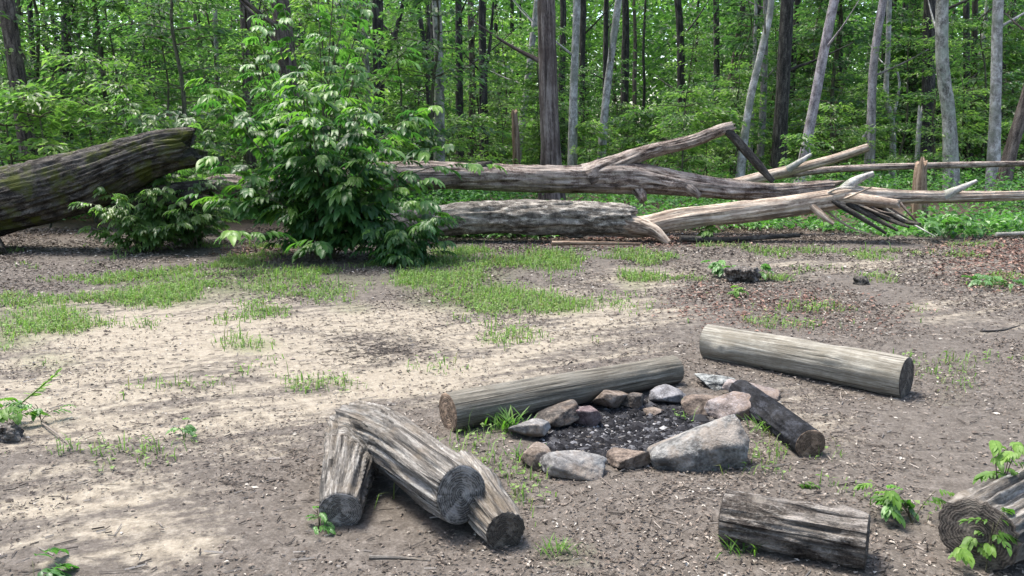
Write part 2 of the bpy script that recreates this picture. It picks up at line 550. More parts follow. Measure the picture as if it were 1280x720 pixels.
# ------------------------------------------------------------------ ground
PIT = U(785, 535)
def gh(x, y):
    x, y = np.asarray(x, float), np.asarray(y, float)
    z = 0.10 * fbm(v3(x * 0.13, y * 0.13, 0.5), 3, 3) * np.clip((y - 7) / 8, 0.15, 1)
    near = np.clip((14 - y) / 6, 0, 1)
    z = z + near * 0.022 * fbm(v3(x * 1.4, y * 1.4, 1.5), 8, 3)
    # low furrows left by wheels and rakes across the sandy half
    z = z - near * np.clip((0.6 - x) / 2, 0, 1) * 0.03 * np.abs(fbm(v3((x * 0.45 + y * 0.9) * 2.4, (x * 0.9 - y * 0.45) * 0.5, 4.2), 21, 3))
    d = np.hypot(x - PIT[0], y - PIT[1])
    z = z - 0.05 * np.exp(-(d / 0.42) ** 2)
    return z

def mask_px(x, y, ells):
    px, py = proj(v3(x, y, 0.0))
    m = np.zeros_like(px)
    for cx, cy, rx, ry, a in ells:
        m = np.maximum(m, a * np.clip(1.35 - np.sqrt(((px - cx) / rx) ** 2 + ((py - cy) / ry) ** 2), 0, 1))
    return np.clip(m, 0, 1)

SAND_AND_SUN = [(220, 425, 290, 60, 1), (470, 402, 200, 26, .95), (520, 472, 190, 38, 1), (745, 392, 140, 28, .8), (620, 425, 190, 34, .85),  # sandy dirt; sun patches and tree shade are put into this mask too
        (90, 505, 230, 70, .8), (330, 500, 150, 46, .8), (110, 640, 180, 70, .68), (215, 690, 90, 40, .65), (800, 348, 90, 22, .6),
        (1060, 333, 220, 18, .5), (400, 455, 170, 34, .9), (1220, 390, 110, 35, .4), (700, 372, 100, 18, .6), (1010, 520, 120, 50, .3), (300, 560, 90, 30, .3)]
GRASS = [(50, 398, 80, 26, 1), (10, 420, 60, 20, .8), (200, 368, 90, 20, .9), (290, 352, 110, 22, .9), (180, 350, 80, 14, .7), (420, 350, 80, 18, .5),
         (560, 345, 90, 26, .9), (600, 372, 100, 22, 1), (700, 384, 50, 14, .8), (795, 348, 34, 20, .65), (660, 330, 60, 14, .6),
         (315, 432, 42, 12, .8), (440, 385, 40, 10, .5), (60, 450, 60, 16, .5), (640, 420, 60, 10, .3), (240, 545, 20, 24, .28),
         (1245, 350, 40, 13, .7), (560, 310, 60, 16, .7), (710, 690, 55, 24, .45), (1190, 495, 30, 20, .3), (970, 545, 20, 14, .4), (345, 390, 40, 8, .4),
         (480, 330, 60, 14, .6), (1000, 350, 30, 10, .3)]
PITM = [(785, 530, 125, 46, 1)]

def grid_axis(dense0, dense1, step, lo, hi, grow=1.13):
    a = list(np.arange(dense0, dense1 + 1e-6, step))
    s, x = step, dense1
    while x < hi:
        s *= grow
        x += s
        a.append(x)
    s, x = step, dense0
    b = []
    while x > lo:
        s *= grow
        x -= s
        b.append(x)
    return np.array(b[::-1] + a)

def build_ground():
    xs = grid_axis(-4.5, 4.5, 0.03, -260, 260, 1.06)
    ys = grid_axis(2.2, 8.0, 0.03, -60, 320, 1.045)
    X, Y = np.meshgrid(xs, ys)
    Z = gh(X, Y)
    near = np.clip((9 - Y) / 3, 0, 1)
    Z = Z + near * 0.006 * fbm(v3(X * 9, Y * 9, 0.2), 31, 3)
    nx, ny = len(xs), len(ys)
    V = np.stack([X, Y, Z], -1).reshape(-1, 3)
    i = np.arange(ny - 1)[:, None] * nx
    j = np.arange(nx - 1)[None, :]
    q = np.stack([i + j, i + j + 1, i + nx + j + 1, i + nx + j], -1).reshape(-1, 4)
    m, ns, ls = new_mat('forest clearing soil')
    tc = ns.new('ShaderNodeTexCoord').outputs['Object']
    sand, grass, pit, wood = (attr(ns, k).outputs['Fac'] for k in ('sand', 'green', 'burnt', 'woodland'))
    n1 = noise_n(ns, ls, tc, 1.6, 6, 0.65)
    n2 = noise_n(ns, ls, tc, 14, 6, 0.7)
    n3 = noise_n(ns, ls, tc, 70, 4, 0.7)
    mp = ns.new('ShaderNodeMapping')
    mp.inputs['Rotation'].default_value = (0, 0, math.radians(-24))
    ls.new(tc, mp.inputs[0])
    st = noise_n(ns, ls, mp.outputs[0], 3.2, 6, 0.62, (0.22, 1.6, 1), 0.5)
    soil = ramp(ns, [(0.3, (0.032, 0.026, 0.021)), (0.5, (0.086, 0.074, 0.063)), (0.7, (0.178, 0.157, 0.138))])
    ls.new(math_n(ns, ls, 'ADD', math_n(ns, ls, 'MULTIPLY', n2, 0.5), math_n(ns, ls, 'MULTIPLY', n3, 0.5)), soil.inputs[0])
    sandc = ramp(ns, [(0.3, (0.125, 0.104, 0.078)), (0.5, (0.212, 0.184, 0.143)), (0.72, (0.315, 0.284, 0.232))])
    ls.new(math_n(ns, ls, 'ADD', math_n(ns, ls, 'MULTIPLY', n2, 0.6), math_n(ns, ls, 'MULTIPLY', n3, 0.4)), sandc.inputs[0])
    # pale dirt and painted sun patches show where their mask beats the broken-up noise
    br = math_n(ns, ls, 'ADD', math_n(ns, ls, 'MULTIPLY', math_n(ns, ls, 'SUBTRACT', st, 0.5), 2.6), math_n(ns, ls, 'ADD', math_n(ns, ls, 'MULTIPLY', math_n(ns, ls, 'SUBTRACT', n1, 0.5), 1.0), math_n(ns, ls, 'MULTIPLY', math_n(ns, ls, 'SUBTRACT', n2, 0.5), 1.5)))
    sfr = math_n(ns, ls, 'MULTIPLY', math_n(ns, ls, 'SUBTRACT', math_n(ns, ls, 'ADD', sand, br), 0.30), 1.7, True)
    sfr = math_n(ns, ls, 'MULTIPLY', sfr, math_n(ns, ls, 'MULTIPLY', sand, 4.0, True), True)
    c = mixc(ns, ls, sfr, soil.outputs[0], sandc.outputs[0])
    gf = math_n(ns, ls, 'MULTIPLY', math_n(ns, ls, 'SUBTRACT', math_n(ns, ls, 'ADD', grass, n2), 0.75), 1.3, True)
    c = mixc(ns, ls, math_n(ns, ls, 'MULTIPLY', gf, 0.6, True), c, (0.085, 0.11, 0.035))
    wl = ramp(ns, [(0.35, (0.035, 0.026, 0.018)), (0.65, (0.10, 0.07, 0.05))])
    ls.new(n2, wl.inputs[0])
    c = mixc(ns, ls, wood, c, wl.outputs[0])
    pf = math_n(ns, ls, 'MULTIPLY', math_n(ns, ls, 'SUBTRACT', math_n(ns, ls, 'ADD', pit, math_n(ns, ls, 'MULTIPLY', n2, 0.5)), 0.45), 2.2, True)
    pc = ramp(ns, [(0.35, (0.012, 0.012, 0.013)), (0.56, (0.05, 0.05, 0.053)), (0.7, (0.2, 0.2, 0.21))])
    ls.new(n3, pc.inputs[0])
    c = mixc(ns, ls, math_n(ns, ls, 'MULTIPLY', pf, 0.9), c, pc.outputs[0])
    h = math_n(ns, ls, 'ADD', math_n(ns, ls, 'MULTIPLY', n2, 0.6), math_n(ns, ls, 'MULTIPLY', n3, 0.35))
    finish(ns, ls, c, 0.9, h, 0.8, 0.02, 0.2)
    mb = MB()
    mb.add(V, [q])
    o = mb.obj('ground', m)
    me = o.data
    x, y = V[:, 0], V[:, 1]
    infront = (y > 1.5)
    for nm, val in (('sand', mask_px(x, y, SAND_AND_SUN)), ('green', mask_px(x, y, GRASS)), ('burnt', mask_px(x, y, PITM)),
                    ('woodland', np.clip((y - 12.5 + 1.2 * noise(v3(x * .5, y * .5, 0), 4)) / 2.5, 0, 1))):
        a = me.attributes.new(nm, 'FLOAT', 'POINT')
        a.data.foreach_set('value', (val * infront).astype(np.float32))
    tag(o, 'sandy brown forest clearing with leaf litter and dirt', 'ground', kind='structure')

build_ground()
EXEC_PARTS = True

# ------------------------------------------------------------------ loose cover on the ground (uncountable)
def ground_points(n, box_px, wfun, zone=None):
    """random ground points, thinned by wfun(px, py)"""
    out = []
    x0, y0, x1, y1 = box_px
    tot = 0
    for _ in range(40):
        Yf = 1 / RNG.uniform(1 / 3.0 ** 1, 1 / 2.6) if False else None
        k = n * 2
        Y = np.sqrt(RNG.uniform(2.7 ** 2, zone ** 2, k))
        X = RNG.uniform(-1, 1, k) * (0.72 * Y + 0.7)
        px, py = proj(v3(X, Y, 0.0))
        keep = RNG.uniform(0, 1, k) < wfun(px, py, X, Y)
        out.append(np.stack([X[keep], Y[keep]], 1))
        tot += keep.sum()
        if tot >= n:
            break
    return np.concatenate(out)[:n]

def ell(px, py, L):
    m = np.zeros_like(px)
    for cx, cy, rx, ry, a in L:
        m = np.maximum(m, a * np.clip(1.35 - np.sqrt(((px - cx) / rx) ** 2 + ((py - cy) / ry) ** 2), 0, 1))
    return m

def litter_weight(px, py, X, Y):
    s = ell(px, py, SAND_AND_SUN)
    w = np.clip(1.0 - 0.75 * s, 0.16, 1)
    w = w * np.where(px > 520, 1, 0.75)
    w = w * (1 - 0.95 * np.clip(ell(px, py, PITM) * 1.6, 0, 1))
    cl = np.clip(0.55 + 1.3 * fbm(v3(X * 1.8, Y * 1.8, 0), 77, 3), 0.05, 1)
    return w * cl / np.maximum(Y, 3) * 3.0

def scatter_flakes(name, mat, label, n, zone, wfun, smin, smax, lift, tints, flat=0.35):
    p = ground_points(n, None, wfun, zone) if False else ground_points(n, (0, 0, 0, 0), wfun, zone)
    k = len(p)
    z = gh(p[:, 0], p[:, 1]) + RNG.uniform(0.002, lift, k)
    sz = RNG.uniform(smin, smax, k) * np.clip(p[:, 1] / 6, 0.75, 2.0)
    az = RNG.uniform(0, 2 * PI, k)
    d = v3(np.cos(az), np.sin(az), RNG.normal(0, flat, k) * 0.7)
    nr = v3(RNG.normal(0, flat, k), RNG.normal(0, flat, k), 1.0)
    mb = MB()
    leaf_quads(mb, v3(p[:, 0], p[:, 1], z), d, nr, sz, sz * RNG.uniform(0.25, 0.75, k), np.clip(tints(k, p), 0, 1), 0.22)
    return tag(mb.obj(name, mat, smooth=False), label, name.replace('_', ' '), kind='stuff')

def lt(k, p):
    base = RNG.normal(0.48, 0.2, k)
    px, py = proj(v3(p[:, 0], p[:, 1], 0.0))
    return base + 0.05 * (px > 850) + (RNG.uniform(0, 1, k) < 0.06) * 0.4
scatter_flakes('leaf_litter', M['litter'], 'small dead brown leaves scattered over the dirt clearing', 105000, 15.0, litter_weight, 0.009, 0.034, 0.012, lt)

REDL = [(960, 388, 120, 26, 1), (1265, 330, 90, 34, .8), (900, 372, 60, 16, .8), (1080, 400, 80, 20, .5), (800, 300, 120, 10, .6), (330, 315, 60, 10, .5)]
M['red_leaf'] = tint_mat('reddish dead leaf', [(0.0, (0.05, 0.026, 0.02)), (0.5, (0.16, 0.088, 0.066)), (1.0, (0.33, 0.22, 0.17))], 0.75)
scatter_flakes('fallen_leaves', M['red_leaf'], 'reddish brown dead leaves lying thick on the far right of the clearing', 5200, 13.5, lambda px, py, X, Y: ell(px, py, REDL), 0.02, 0.045, 0.014, lambda k, p: RNG.normal(.5, .22, k))

def chip_weight(px, py, X, Y):
    return np.clip(1.15 - 0.75 * ell(px, py, SAND_AND_SUN), 0.15, 1) * np.clip(0.5 + fbm(v3(X * 2.5, Y * 2.5, 3), 5, 3), 0.05, 1) / np.maximum(Y, 3) * 3
p = ground_points(9000, (0, 0, 0, 0), chip_weight, 11.0)
extra = []
while len(extra) < 500:      # dark bark crumbs lying in the sandy track behind the forked log
    x, y = U(random.gauss(480, 45), random.gauss(437, 12))[:2]
    extra.append((x, y))
p = np.vstack([p, extra])
mb = MB()
k = len(p)
ln = RNG.gamma(1.5, 0.009, k) + 0.005
az = np.where(RNG.uniform(0, 1, k) < 0.35, RNG.normal(0.45, 0.3, k), RNG.uniform(0, PI, k))
rad = RNG.uniform(0.001, 0.0034, k)
z = gh(p[:, 0], p[:, 1]) + rad + 0.003
d = v3(np.cos(az), np.sin(az), RNG.normal(0, 0.06, k))
c = v3(p[:, 0], p[:, 1], z)
s = unit(np.cross(d, [0, 0, 1.0]))
A, B = c - d * ln[:, None], c + d * ln[:, None] + s * (RNG.normal(0, 0.15, k) * ln)[:, None]
V = np.stack([A + s * rad[:, None], A - s * rad[:, None], A + [0, 0, 1.0] * rad[:, None] * 1.6, B + s * rad[:, None], B - s * rad[:, None], B + [0, 0, 1.0] * rad[:, None] * 1.6], 1).reshape(-1, 3)
i = np.arange(k)[:, None] * 6
tt = np.clip(RNG.normal(0.45, 0.25, k), 0, 1)
tt[-len(extra):] = RNG.uniform(0.0, 0.35, len(extra))
mb.add(V, [np.concatenate([i + [[0, 2, 5, 3]], i + [[2, 1, 4, 5]]])], np.repeat(tt, 6))
tag(mb.obj('twig_litter', M['twig'], smooth=False), 'short broken twigs and bark crumbs strewn over the dirt', 'twigs', kind='stuff')

# pale chips and pebbles
p = ground_points(3600, (0, 0, 0, 0), lambda px, py, X, Y: np.clip(0.3 + 0.4 * (px > 600), 0, 1) * (ell(px, py, PITM) < .25) / np.maximum(Y, 3) * 3, 9.0)
k = len(p)
mb = MB()
oct_v = np.array([[1, 0, 0], [0, 1, 0], [-1, 0, 0], [0, -1, 0], [0, 0, .8], [0, 0, -.5]])
sz = RNG.gamma(2.0, 0.0024, k) + 0.0025
an = RNG.uniform(0.6, 1.4, (k, 1, 3)) * [1, 1, 0.6]
a = RNG.uniform(0, PI, k)
V = oct_v[None] * an * sz[:, None, None]
V = np.stack([V[..., 0] * np.cos(a)[:, None] - V[..., 1] * np.sin(a)[:, None], V[..., 0] * np.sin(a)[:, None] + V[..., 1] * np.cos(a)[:, None], V[..., 2]], -1)
V = V + v3(p[:, 0], p[:, 1], gh(p[:, 0], p[:, 1]) + 0.004)[:, None, :]
f = np.array([[0, 1, 4], [1, 2, 4], [2, 3, 4], [3, 0, 4]])
i = np.arange(k)[:, None] * 6
mb.add(V.reshape(-1, 3), [np.concatenate([i + [q] for q in f])], np.repeat(np.clip(RNG.normal(0.45, 0.25, k), 0, 1), 6))
tag(mb.obj('pebbles', M['litter'], smooth=False), 'tiny pale pebbles and wood chips on the soil', 'pebbles', kind='stuff')

def build_grass():
    p = ground_points(32000, (0, 0, 0, 0), lambda px, py, X, Y: np.clip(ell(px, py, GRASS) * 1.2 - 0.26 + 1.7 * fbm(v3(X * 1.7, Y * 1.7, 1), 14, 4), 0, 1) ** 1.5, 12.5)
    k = len(p)
    base = v3(p[:, 0], p[:, 1], gh(p[:, 0], p[:, 1]) - 0.004)
    h = RNG.gamma(2.2, 0.019, k) + 0.008
    az = RNG.uniform(0, 2 * PI, k)
    lean = RNG.uniform(0.1, 0.9, k)
    o = v3(np.cos(az), np.sin(az), 0)
    s = v3(-np.sin(az), np.cos(az), 0)
    w = RNG.uniform(0.003, 0.0065, k)[:, None] * np.clip(p[:, 1:2] / 8, 0.6, 1.5)
    m = base + o * (h * lean * 0.35)[:, None] + np.array([0, 0, 1.0]) * (h * 0.6)[:, None]
    t = base + o * (h * lean)[:, None] + np.array([0, 0, 1.0]) * (h * (1 - 0.35 * lean))[:, None]
    V = np.stack([base - s * w, base + s * w, m - s * w * 0.8, m + s * w * 0.8, t], 1).reshape(-1, 3)
    i = np.arange(k)[:, None] * 5
    mb = MB()
    mb.add(V, [i + [[0, 1, 3, 2]], i + [[2, 3, 4]]], np.repeat(np.clip(RNG.normal(0.5, 0.22, k), 0, 1), 5))
    # clover-like leaflets between the blades
    q = p[RNG.uniform(0, 1, k) < 0.35]
    n = len(q)
    az = RNG.uniform(0, 2 * PI, n)
    sz = RNG.uniform(0.018, 0.036, n)
    leaf_quads(mb, v3(q[:, 0], q[:, 1], gh(q[:, 0], q[:, 1]) + RNG.uniform(0.01, 0.05, n)), v3(np.cos(az), np.sin(az), 0.25), v3(RNG.normal(0, .3, n), RNG.normal(0, .3, n), 1), sz, sz * 0.7, np.clip(RNG.normal(0.55, 0.2, n), 0, 1))
    tag(mb.obj('grass', M['grass']), 'short bright green grass growing in patches across the dirt', 'grass', kind='stuff')
build_grass()

# ------------------------------------------------------------------ stones of the fire ring
def ico(sub):
    import bmesh
    bm = bmesh.new()
    bmesh.ops.create_icosphere(bm, subdivisions=sub, radius=1)
    V = np.array([v.co[:] for v in bm.verts])
    Fc = np.array([[v.index for v in f.verts] for f in bm.faces])
    bm.free()
    return unit(V), Fc
ICO5, ICO5F = ico(5)

def rock_mesh(name, mat, size, seed, loc, rz=0.0, tilt=0.0, planes=None, nplanes=11, sharp=26, rough=0.05, roll=0.0):
    r = np.random.default_rng(seed)
    if planes is None:
        nn = unit(r.normal(size=(nplanes, 3)) * [1, 1, 0.9])
        dd = r.uniform(0.62, 1.0, nplanes)
        nn = np.vstack([nn, [[0, 0, 1], [0, 0, -1], [1, 0, 0], [-1, 0, 0], [0, 1, 0], [0, -1, 0]]])
        dd = np.concatenate([dd, [0.8, 0.75, 1, 1, 1, 1]])
    else:
        nn = unit(np.array([p[:3] for p in planes], float))
        dd = np.array([p[3] for p in planes], float)
    cosv = ICO5 @ nn.T
    inv = np.maximum(cosv, 1e-3) / dd
    rad = 1.0 / (np.sum(inv ** sharp, 1) ** (1.0 / sharp))
    rad = rad * (1 + rough * fbm(ICO5 * 2.2 + seed, seed, 4) + rough * 0.5 * fbm(ICO5 * 7 + seed, seed + 2, 4))
    V = ICO5 * rad[:, None]
    V = V / np.abs(V).max(0) * (np.array(size) / 2)
    Rm = np.array(Matrix.Rotation(rz, 3, 'Z') @ Matrix.Rotation(tilt, 3, 'X') @ Matrix.Rotation(roll, 3, 'Y'))
    V = V @ Rm.T
    V[:, 2] -= V[:, 2].min()
    mb = MB()
    mb.add(V, [ICO5F], 0.5)
    o = mb.obj(name, mat)
    o.location = [float(c) for c in loc]
    return o

M['rock_grey'] = rock_mat('grey stone', (0.077, 0.073, 0.071), (0.159, 0.153, 0.148), (0.248, 0.242, 0.230), (0.177, 0.130, 0.091), 0.5, 8)
M['rock_boulder'] = rock_mat('pale grey tan boulder', (0.073, 0.071, 0.068), (0.176, 0.173, 0.164), (0.273, 0.267, 0.252), (0.152, 0.112, 0.079), 0.5, 9, .02)
M['rock_red'] = rock_mat('purple red stone', (0.056, 0.038, 0.039), (0.125, 0.092, 0.092), (0.203, 0.164, 0.164), (0.033, 0.028, 0.028), .4, 14)
M['rock_tan'] = rock_mat('tan brown stone', (0.072, 0.055, 0.042), (0.158, 0.126, 0.101), (0.250, 0.211, 0.181), (0.078, 0.061, 0.056), 0.5, 11)
M['rock_brown'] = rock_mat('brown stone', (0.049, 0.037, 0.030), (0.123, 0.094, 0.074), (0.221, 0.180, 0.148), None, 0, 11)
M['rock_dark'] = rock_mat('sooty dark stone', (0.025, 0.022, 0.02), (0.06, 0.052, 0.046), (0.16, 0.14, 0.12), (0.14, 0.095, 0.065), 0.4, 10)
M['rock_mauve'] = rock_mat('mauve grey stone', (0.078, 0.075, 0.078), (0.164, 0.160, 0.166), (0.250, 0.245, 0.254), (0.053, 0.051, 0.050), .35, 14)
M['rock_pink'] = rock_mat('pinkish tan stone', (0.092, 0.074, 0.066), (0.177, 0.149, 0.139), (0.262, 0.238, 0.230), (0.164, 0.112, 0.076), 0.55, 14)
M['rock_ash'] = rock_mat('ashy mottled stone', (0.031, 0.032, 0.031), (0.154, 0.160, 0.154), (0.283, 0.289, 0.277), None, 0, 18)

def stone(x0, y0, x1, y1, mat, label, seed, depth=0.8, rz=0.0, tilt=0.0, roll=0.0, planes=None, hs=1.0, rough=0.05, sharp=26):
    cx = (x0 + x1) / 2
    base = U(cx, y1)
    sc = base[1] / cT / F
    w = (x1 - x0) * sc * 1.22
    d = w * depth
    al = math.atan2(CAMH, base[1])
    h = max(((y1 - y0) * sc - math.sin(al) * d * 0.75) / math.cos(al), 0.32 * w) * hs
    c = base + np.array([base[0], base[1], 0]) / base[1] * d * 0.42
    z = float(gh(c[0], c[1])) - 0.012
    o = rock_mesh('fire_ring_stone', mat, (w, d, h), seed, (c[0], c[1], z), rz, tilt, planes, rough=rough, roll=roll, sharp=sharp)
    return tag(o, label, 'stone', 'stones ringing the fire pit')

stone(671, 503, 722, 533, M['rock_dark'], 'sooty dark slab leaning over the ash beside the purple red stone', 3, 0.8, 0.2, 0.0, -0.25)
stone(717, 494, 751, 528, M['rock_red'], 'purple red block of stone at the back of the fire ring', 12, 0.9, 0.4)
stone(740, 481, 781, 511, M['rock_tan'], 'tan brown pointed stone between the purple red and the small dark stone', 7, 0.8, 0.5, 0, 0.2)
stone(776, 481, 804, 508, M['rock_dark'], 'smallest dark cube shaped stone against the back log', 15, 0.8, 0.2)
stone(812, 474, 855, 505, M['rock_mauve'], 'oval flat topped mauve grey stone near the end of the back log', 22, 0.8, 0.1)
stone(640, 517, 681, 548, M['rock_grey'], 'pale grey stone in the grass tuft on the ring, left of the sooty slab', 31, 0.8, -0.3, 0, -0.2)
stone(652, 546, 695, 582, M['rock_tan'], 'tan brown wedge stone just above the long flat grey stone', 18, 0.8, 0.7)
stone(667, 563, 750, 598, M['rock_grey'], 'long low flat grey stone at the front of the ring', 83, 0.55, -0.2, 0.15, 0.12, None, 1, .08)
stone(757, 551, 806, 586, M['rock_brown'], 'brown angular stone beside the big boulder on the ash', 27, 0.8, 0.3, 0, -0.2)
stone(880, 489, 942, 525, M['rock_pink'], 'pinkish tan slanted stone resting behind the big boulder', 36, 0.7, 0.2, 0.2, -0.2)
stone(852, 485, 904, 517, M['rock_brown'], 'brown flat topped stone next to the pinkish slanted stone', 44, 0.8, 0.15)
stone(872, 460, 915, 488, M['rock_ash'], 'mottled ashy grey stone farthest back in the ring by the bleached log', 53, 0.9, 0.4, 0, 0, None, 0.8, 0.12)
stone(806, 503, 829, 516, M['rock_tan'], 'tiny tan stone inside the ring below the oval mauve stone', 61, 0.9)
stone(908, 476, 968, 500, M['rock_pink'], 'flat pale pinkish slab at the top end of the charred log', 71, 0.55, -0.35, 0.0, 0.15, None, 0.6)
# the boulder: low on its left, a ridge rising to the right, steep right side
def hull_rock(name, mat, pts, seed, rough=0.03, sharp=46):
    import bmesh
    pts = np.array(pts)
    c = (pts.max(0) + pts.min(0)) / 2
    bm = bmesh.new()
    for p in pts - c:
        bm.verts.new(p)
    bmesh.ops.convex_hull(bm, input=bm.verts)
    bm.normal_update()
    nn, dd = [], []
    for f in bm.faces:
        n, d = np.array(f.normal), f.normal.dot(f.verts[0].co)
        if d < 0: n, d = -n, -d
        nn.append(n); dd.append(max(d, .01))
    bm.free()
    sc_ = (pts.max(0) - pts.min(0)) / 2
    D = unit(ICO5 * sc_)
    inv = np.maximum(D @ np.array(nn).T, 1e-3) / np.array(dd)
    rad = 1.0 / (np.sum(inv ** sharp, 1) ** (1.0 / sharp))
    V = D * rad[:, None]
    s_ = float(np.mean(sc_))
    V = V * (1 + rough * fbm(V / s_ * 2.0 + seed, seed, 4) + rough * .6 * fbm(V / s_ * 6 + seed, seed + 1, 4))[:, None]
    V[:, 2] -= 0.0
    mb = MB(); mb.add(V, [ICO5F], 0.5)
    o = mb.obj(name, mat)
    o.location = [float(q) for q in c]
    return o
yb = U(880, 592)[1]
bpts = [U(818, 588, -.02), U(880, 596, -.02), U(926, 588, -.02), P(815, 570, yb + .05), P(822, 558, yb + .12), P(858, 540, yb + .17), P(898, 523, yb + .19), P(920, 515, yb + .18),
        P(938, 546, yb + .12), P(934, 572, yb + .04), P(880, 562, yb - .0), P(822, 575, yb + .02), P(868, 548, yb + .06), P(925, 556, yb + .02)]
bpts += [np.array([p[0], yb + .40, -.02]) for p in (bpts[0], bpts[2])] + [np.array([bpts[6][0], yb + .34, .12])]
tag(hull_rock('fire_ring_stone', M['rock_boulder'], bpts, 5, 0.085), 'biggest stone of the fire ring, a pale grey boulder with tan front', 'stone', 'stones ringing the fire pit')

# ashes and charcoal
k = 4200
a, r = RNG.uniform(0, 2 * PI, k), np.sqrt(RNG.uniform(0, 1, k)) * 0.5
px_, py_ = PIT[0] + r * np.cos(a) * 1.05, PIT[1] - 0.02 + r * np.sin(a) * 1.05
mb = MB()
sz = RNG.gamma(2.2, 0.0035, k) + 0.003
an = RNG.uniform(0.5, 1.6, (k, 1, 3)) * [1.3, 1, 0.7]
aa = RNG.uniform(0, PI, k)
V = oct_v[None] * an * sz[:, None, None]
V = np.stack([V[..., 0] * np.cos(aa)[:, None] - V[..., 1] * np.sin(aa)[:, None], V[..., 0] * np.sin(aa)[:, None] + V[..., 1] * np.cos(aa)[:, None], V[..., 2]], -1)
V = V + v3(px_, py_, gh(px_, py_) + 0.004)[:, None, :]
i = np.arange(k)[:, None] * 6
tt = np.where(RNG.uniform(0, 1, k) < 0.08, RNG.uniform(0.72, 0.95, k), RNG.uniform(0, 0.7, k))
mb.add(V.reshape(-1, 3), [np.concatenate([i + [q] for q in f])], np.repeat(tt, 6))
tag(mb.obj('charcoal', M['coal'], smooth=False), 'black charcoal crumbs and grey ash filling the fire pit', 'charcoal', kind='stuff')

# ------------------------------------------------------------------ logs of the clearing
def log(name, label, p0, p1, r0, r1, mat, seed, cuts=(0, 1), cutmat='cut_dark', sides=64, furrow=0.004, ff=5, fl=0.8, lump=0.06, bend=0.0, ov=0.03, group=None, cat='log', jag=(0, 0), mids=None, knots=4):
    p0, p1 = np.array(p0, float), np.array(p1, float)
    if mids is None:
        q = (p0 + p1) / 2 + np.array([bend, bend * .6, 0])
        pts, rad = [p0, q, p1], [r0, (r0 + r1) / 2, r1]
    else:
        pts, rad = [p0] + [m[0] for m in mids] + [p1], [r0] + [m[1] for m in mids] + [r1]
    t = tube(pts, rad, sides, 0.02, seed, furrow, ff, fl, lump, 1.2, ov, jag, True, 0.9, knots)
    base = (p0 + p1) / 2
    root = empty(name, (base[0], base[1], float(gh(base[0], base[1]))), label, cat, group)
    mb = MB()
    mb.add(t['V'], [t['quads']], 0.5, t['co'])
    for e in (0, 1):
        if e not in cuts:
            close_ends(mb, t, (e,), 0.35)
    mb.obj('trunk', mat, root)
    for e in cuts:
        cut_face(t, e, M[cutmat] if isinstance(cutmat, str) else cutmat[e], root, 0.0035, seed + e)
    return root

def gp(px, py, r, sink=0.012):
    """axis point of a log of radius r lying on the ground, seen at px, py"""
    p = U(px, py, r - sink)
    p[2] = float(gh(p[0], p[1])) + r - sink
    return p

LG = 'logs laid around the fire pit as seats'
log('seat_log', 'slim grey brown log lying along the back of the fire ring, touching its stones', gp(560, 515, .108), gp(843, 463, .098), .108, .092, M['log_smooth'], 4, (0,), 'cut_brown', furrow=0.005, lump=.1, bend=0.03, group=LG, knots=6)
log('seat_log', 'long bleached pale log with dark sawn end, lying beyond the fire ring', gp(884, 428, .125), gp(1133, 472, .128), .125, .132, M['log_pale'], 9, (0, 1), 'cut_dark', furrow=0.006, ff=4, lump=.1, bend=0.02, group=LG, knots=5, ov=.05)
log('seat_log', 'short rough barked log lying in front of the fire ring', gp(906, 646, .105), gp(1083, 681, .102), .107, .103, M['log_rough'], 14, (0, 1), 'cut_dark', sides=96, furrow=0.02, ff=4.5, fl=4.0, lump=0.1, group=LG)
log('charred_log', 'blackened burnt log pointing out of the fire ring', gp(925, 489, .075), gp(1013, 556, .074), .07, .078, M['log_char'], 23, (1,), 'cut_brown', furrow=0.01, ff=3.5, fl=4, lump=0.12)

# corner log, running out of the picture
c0 = gp(1222, 668, .135); c1 = c0 + np.array([0.52, 0.42, -0.03])
log('seat_log', 'fluted grey log in the corner with seedlings growing over its dark end', c0, c1, .14, .13, M['log_fluted'], 33, (0, 1), 'cut_dark', sides=130, furrow=0.045, ff=4.0, fl=0.33, lump=0.12, group=LG, ov=0.06)

# forked log
def sdf_tube(p, path, r):
    best = np.full(len(p), 1e9)
    for i in range(0, len(path) - 1):
        a, b = path[i], path[i + 1]
        ab = b - a
        t = np.clip(((p - a) @ ab) / ab.dot(ab), 0, 1)
        d = np.linalg.norm(p - a - t[:, None] * ab, axis=1) - (r[i] + (r[i + 1] - r[i]) * t)
        best = np.minimum(best, d)
    return best

def blend(t, others, k):
    """fillet a tube into others (smooth union), leaving its hidden inside alone"""
    V = t['V'].copy()
    shp = (t['n'], t['sides'], 3)
    for _ in range(3):
        G = V.reshape(shp)
        nrm = unit(G - t['path'][:, None, :]).reshape(-1, 3)
        for o in others:
            d = sdf_tube(V, o['path'], o['r'])
            w = np.clip(1 - np.abs(d) / k, 0, 1) * (d > -k)
            V = V + nrm * (w ** 2 * k * 0.10)[:, None]
    t['V'] = V
    G = V.reshape(shp)
    t['ring0'], t['ring1'] = G[0], G[-1]
    return t

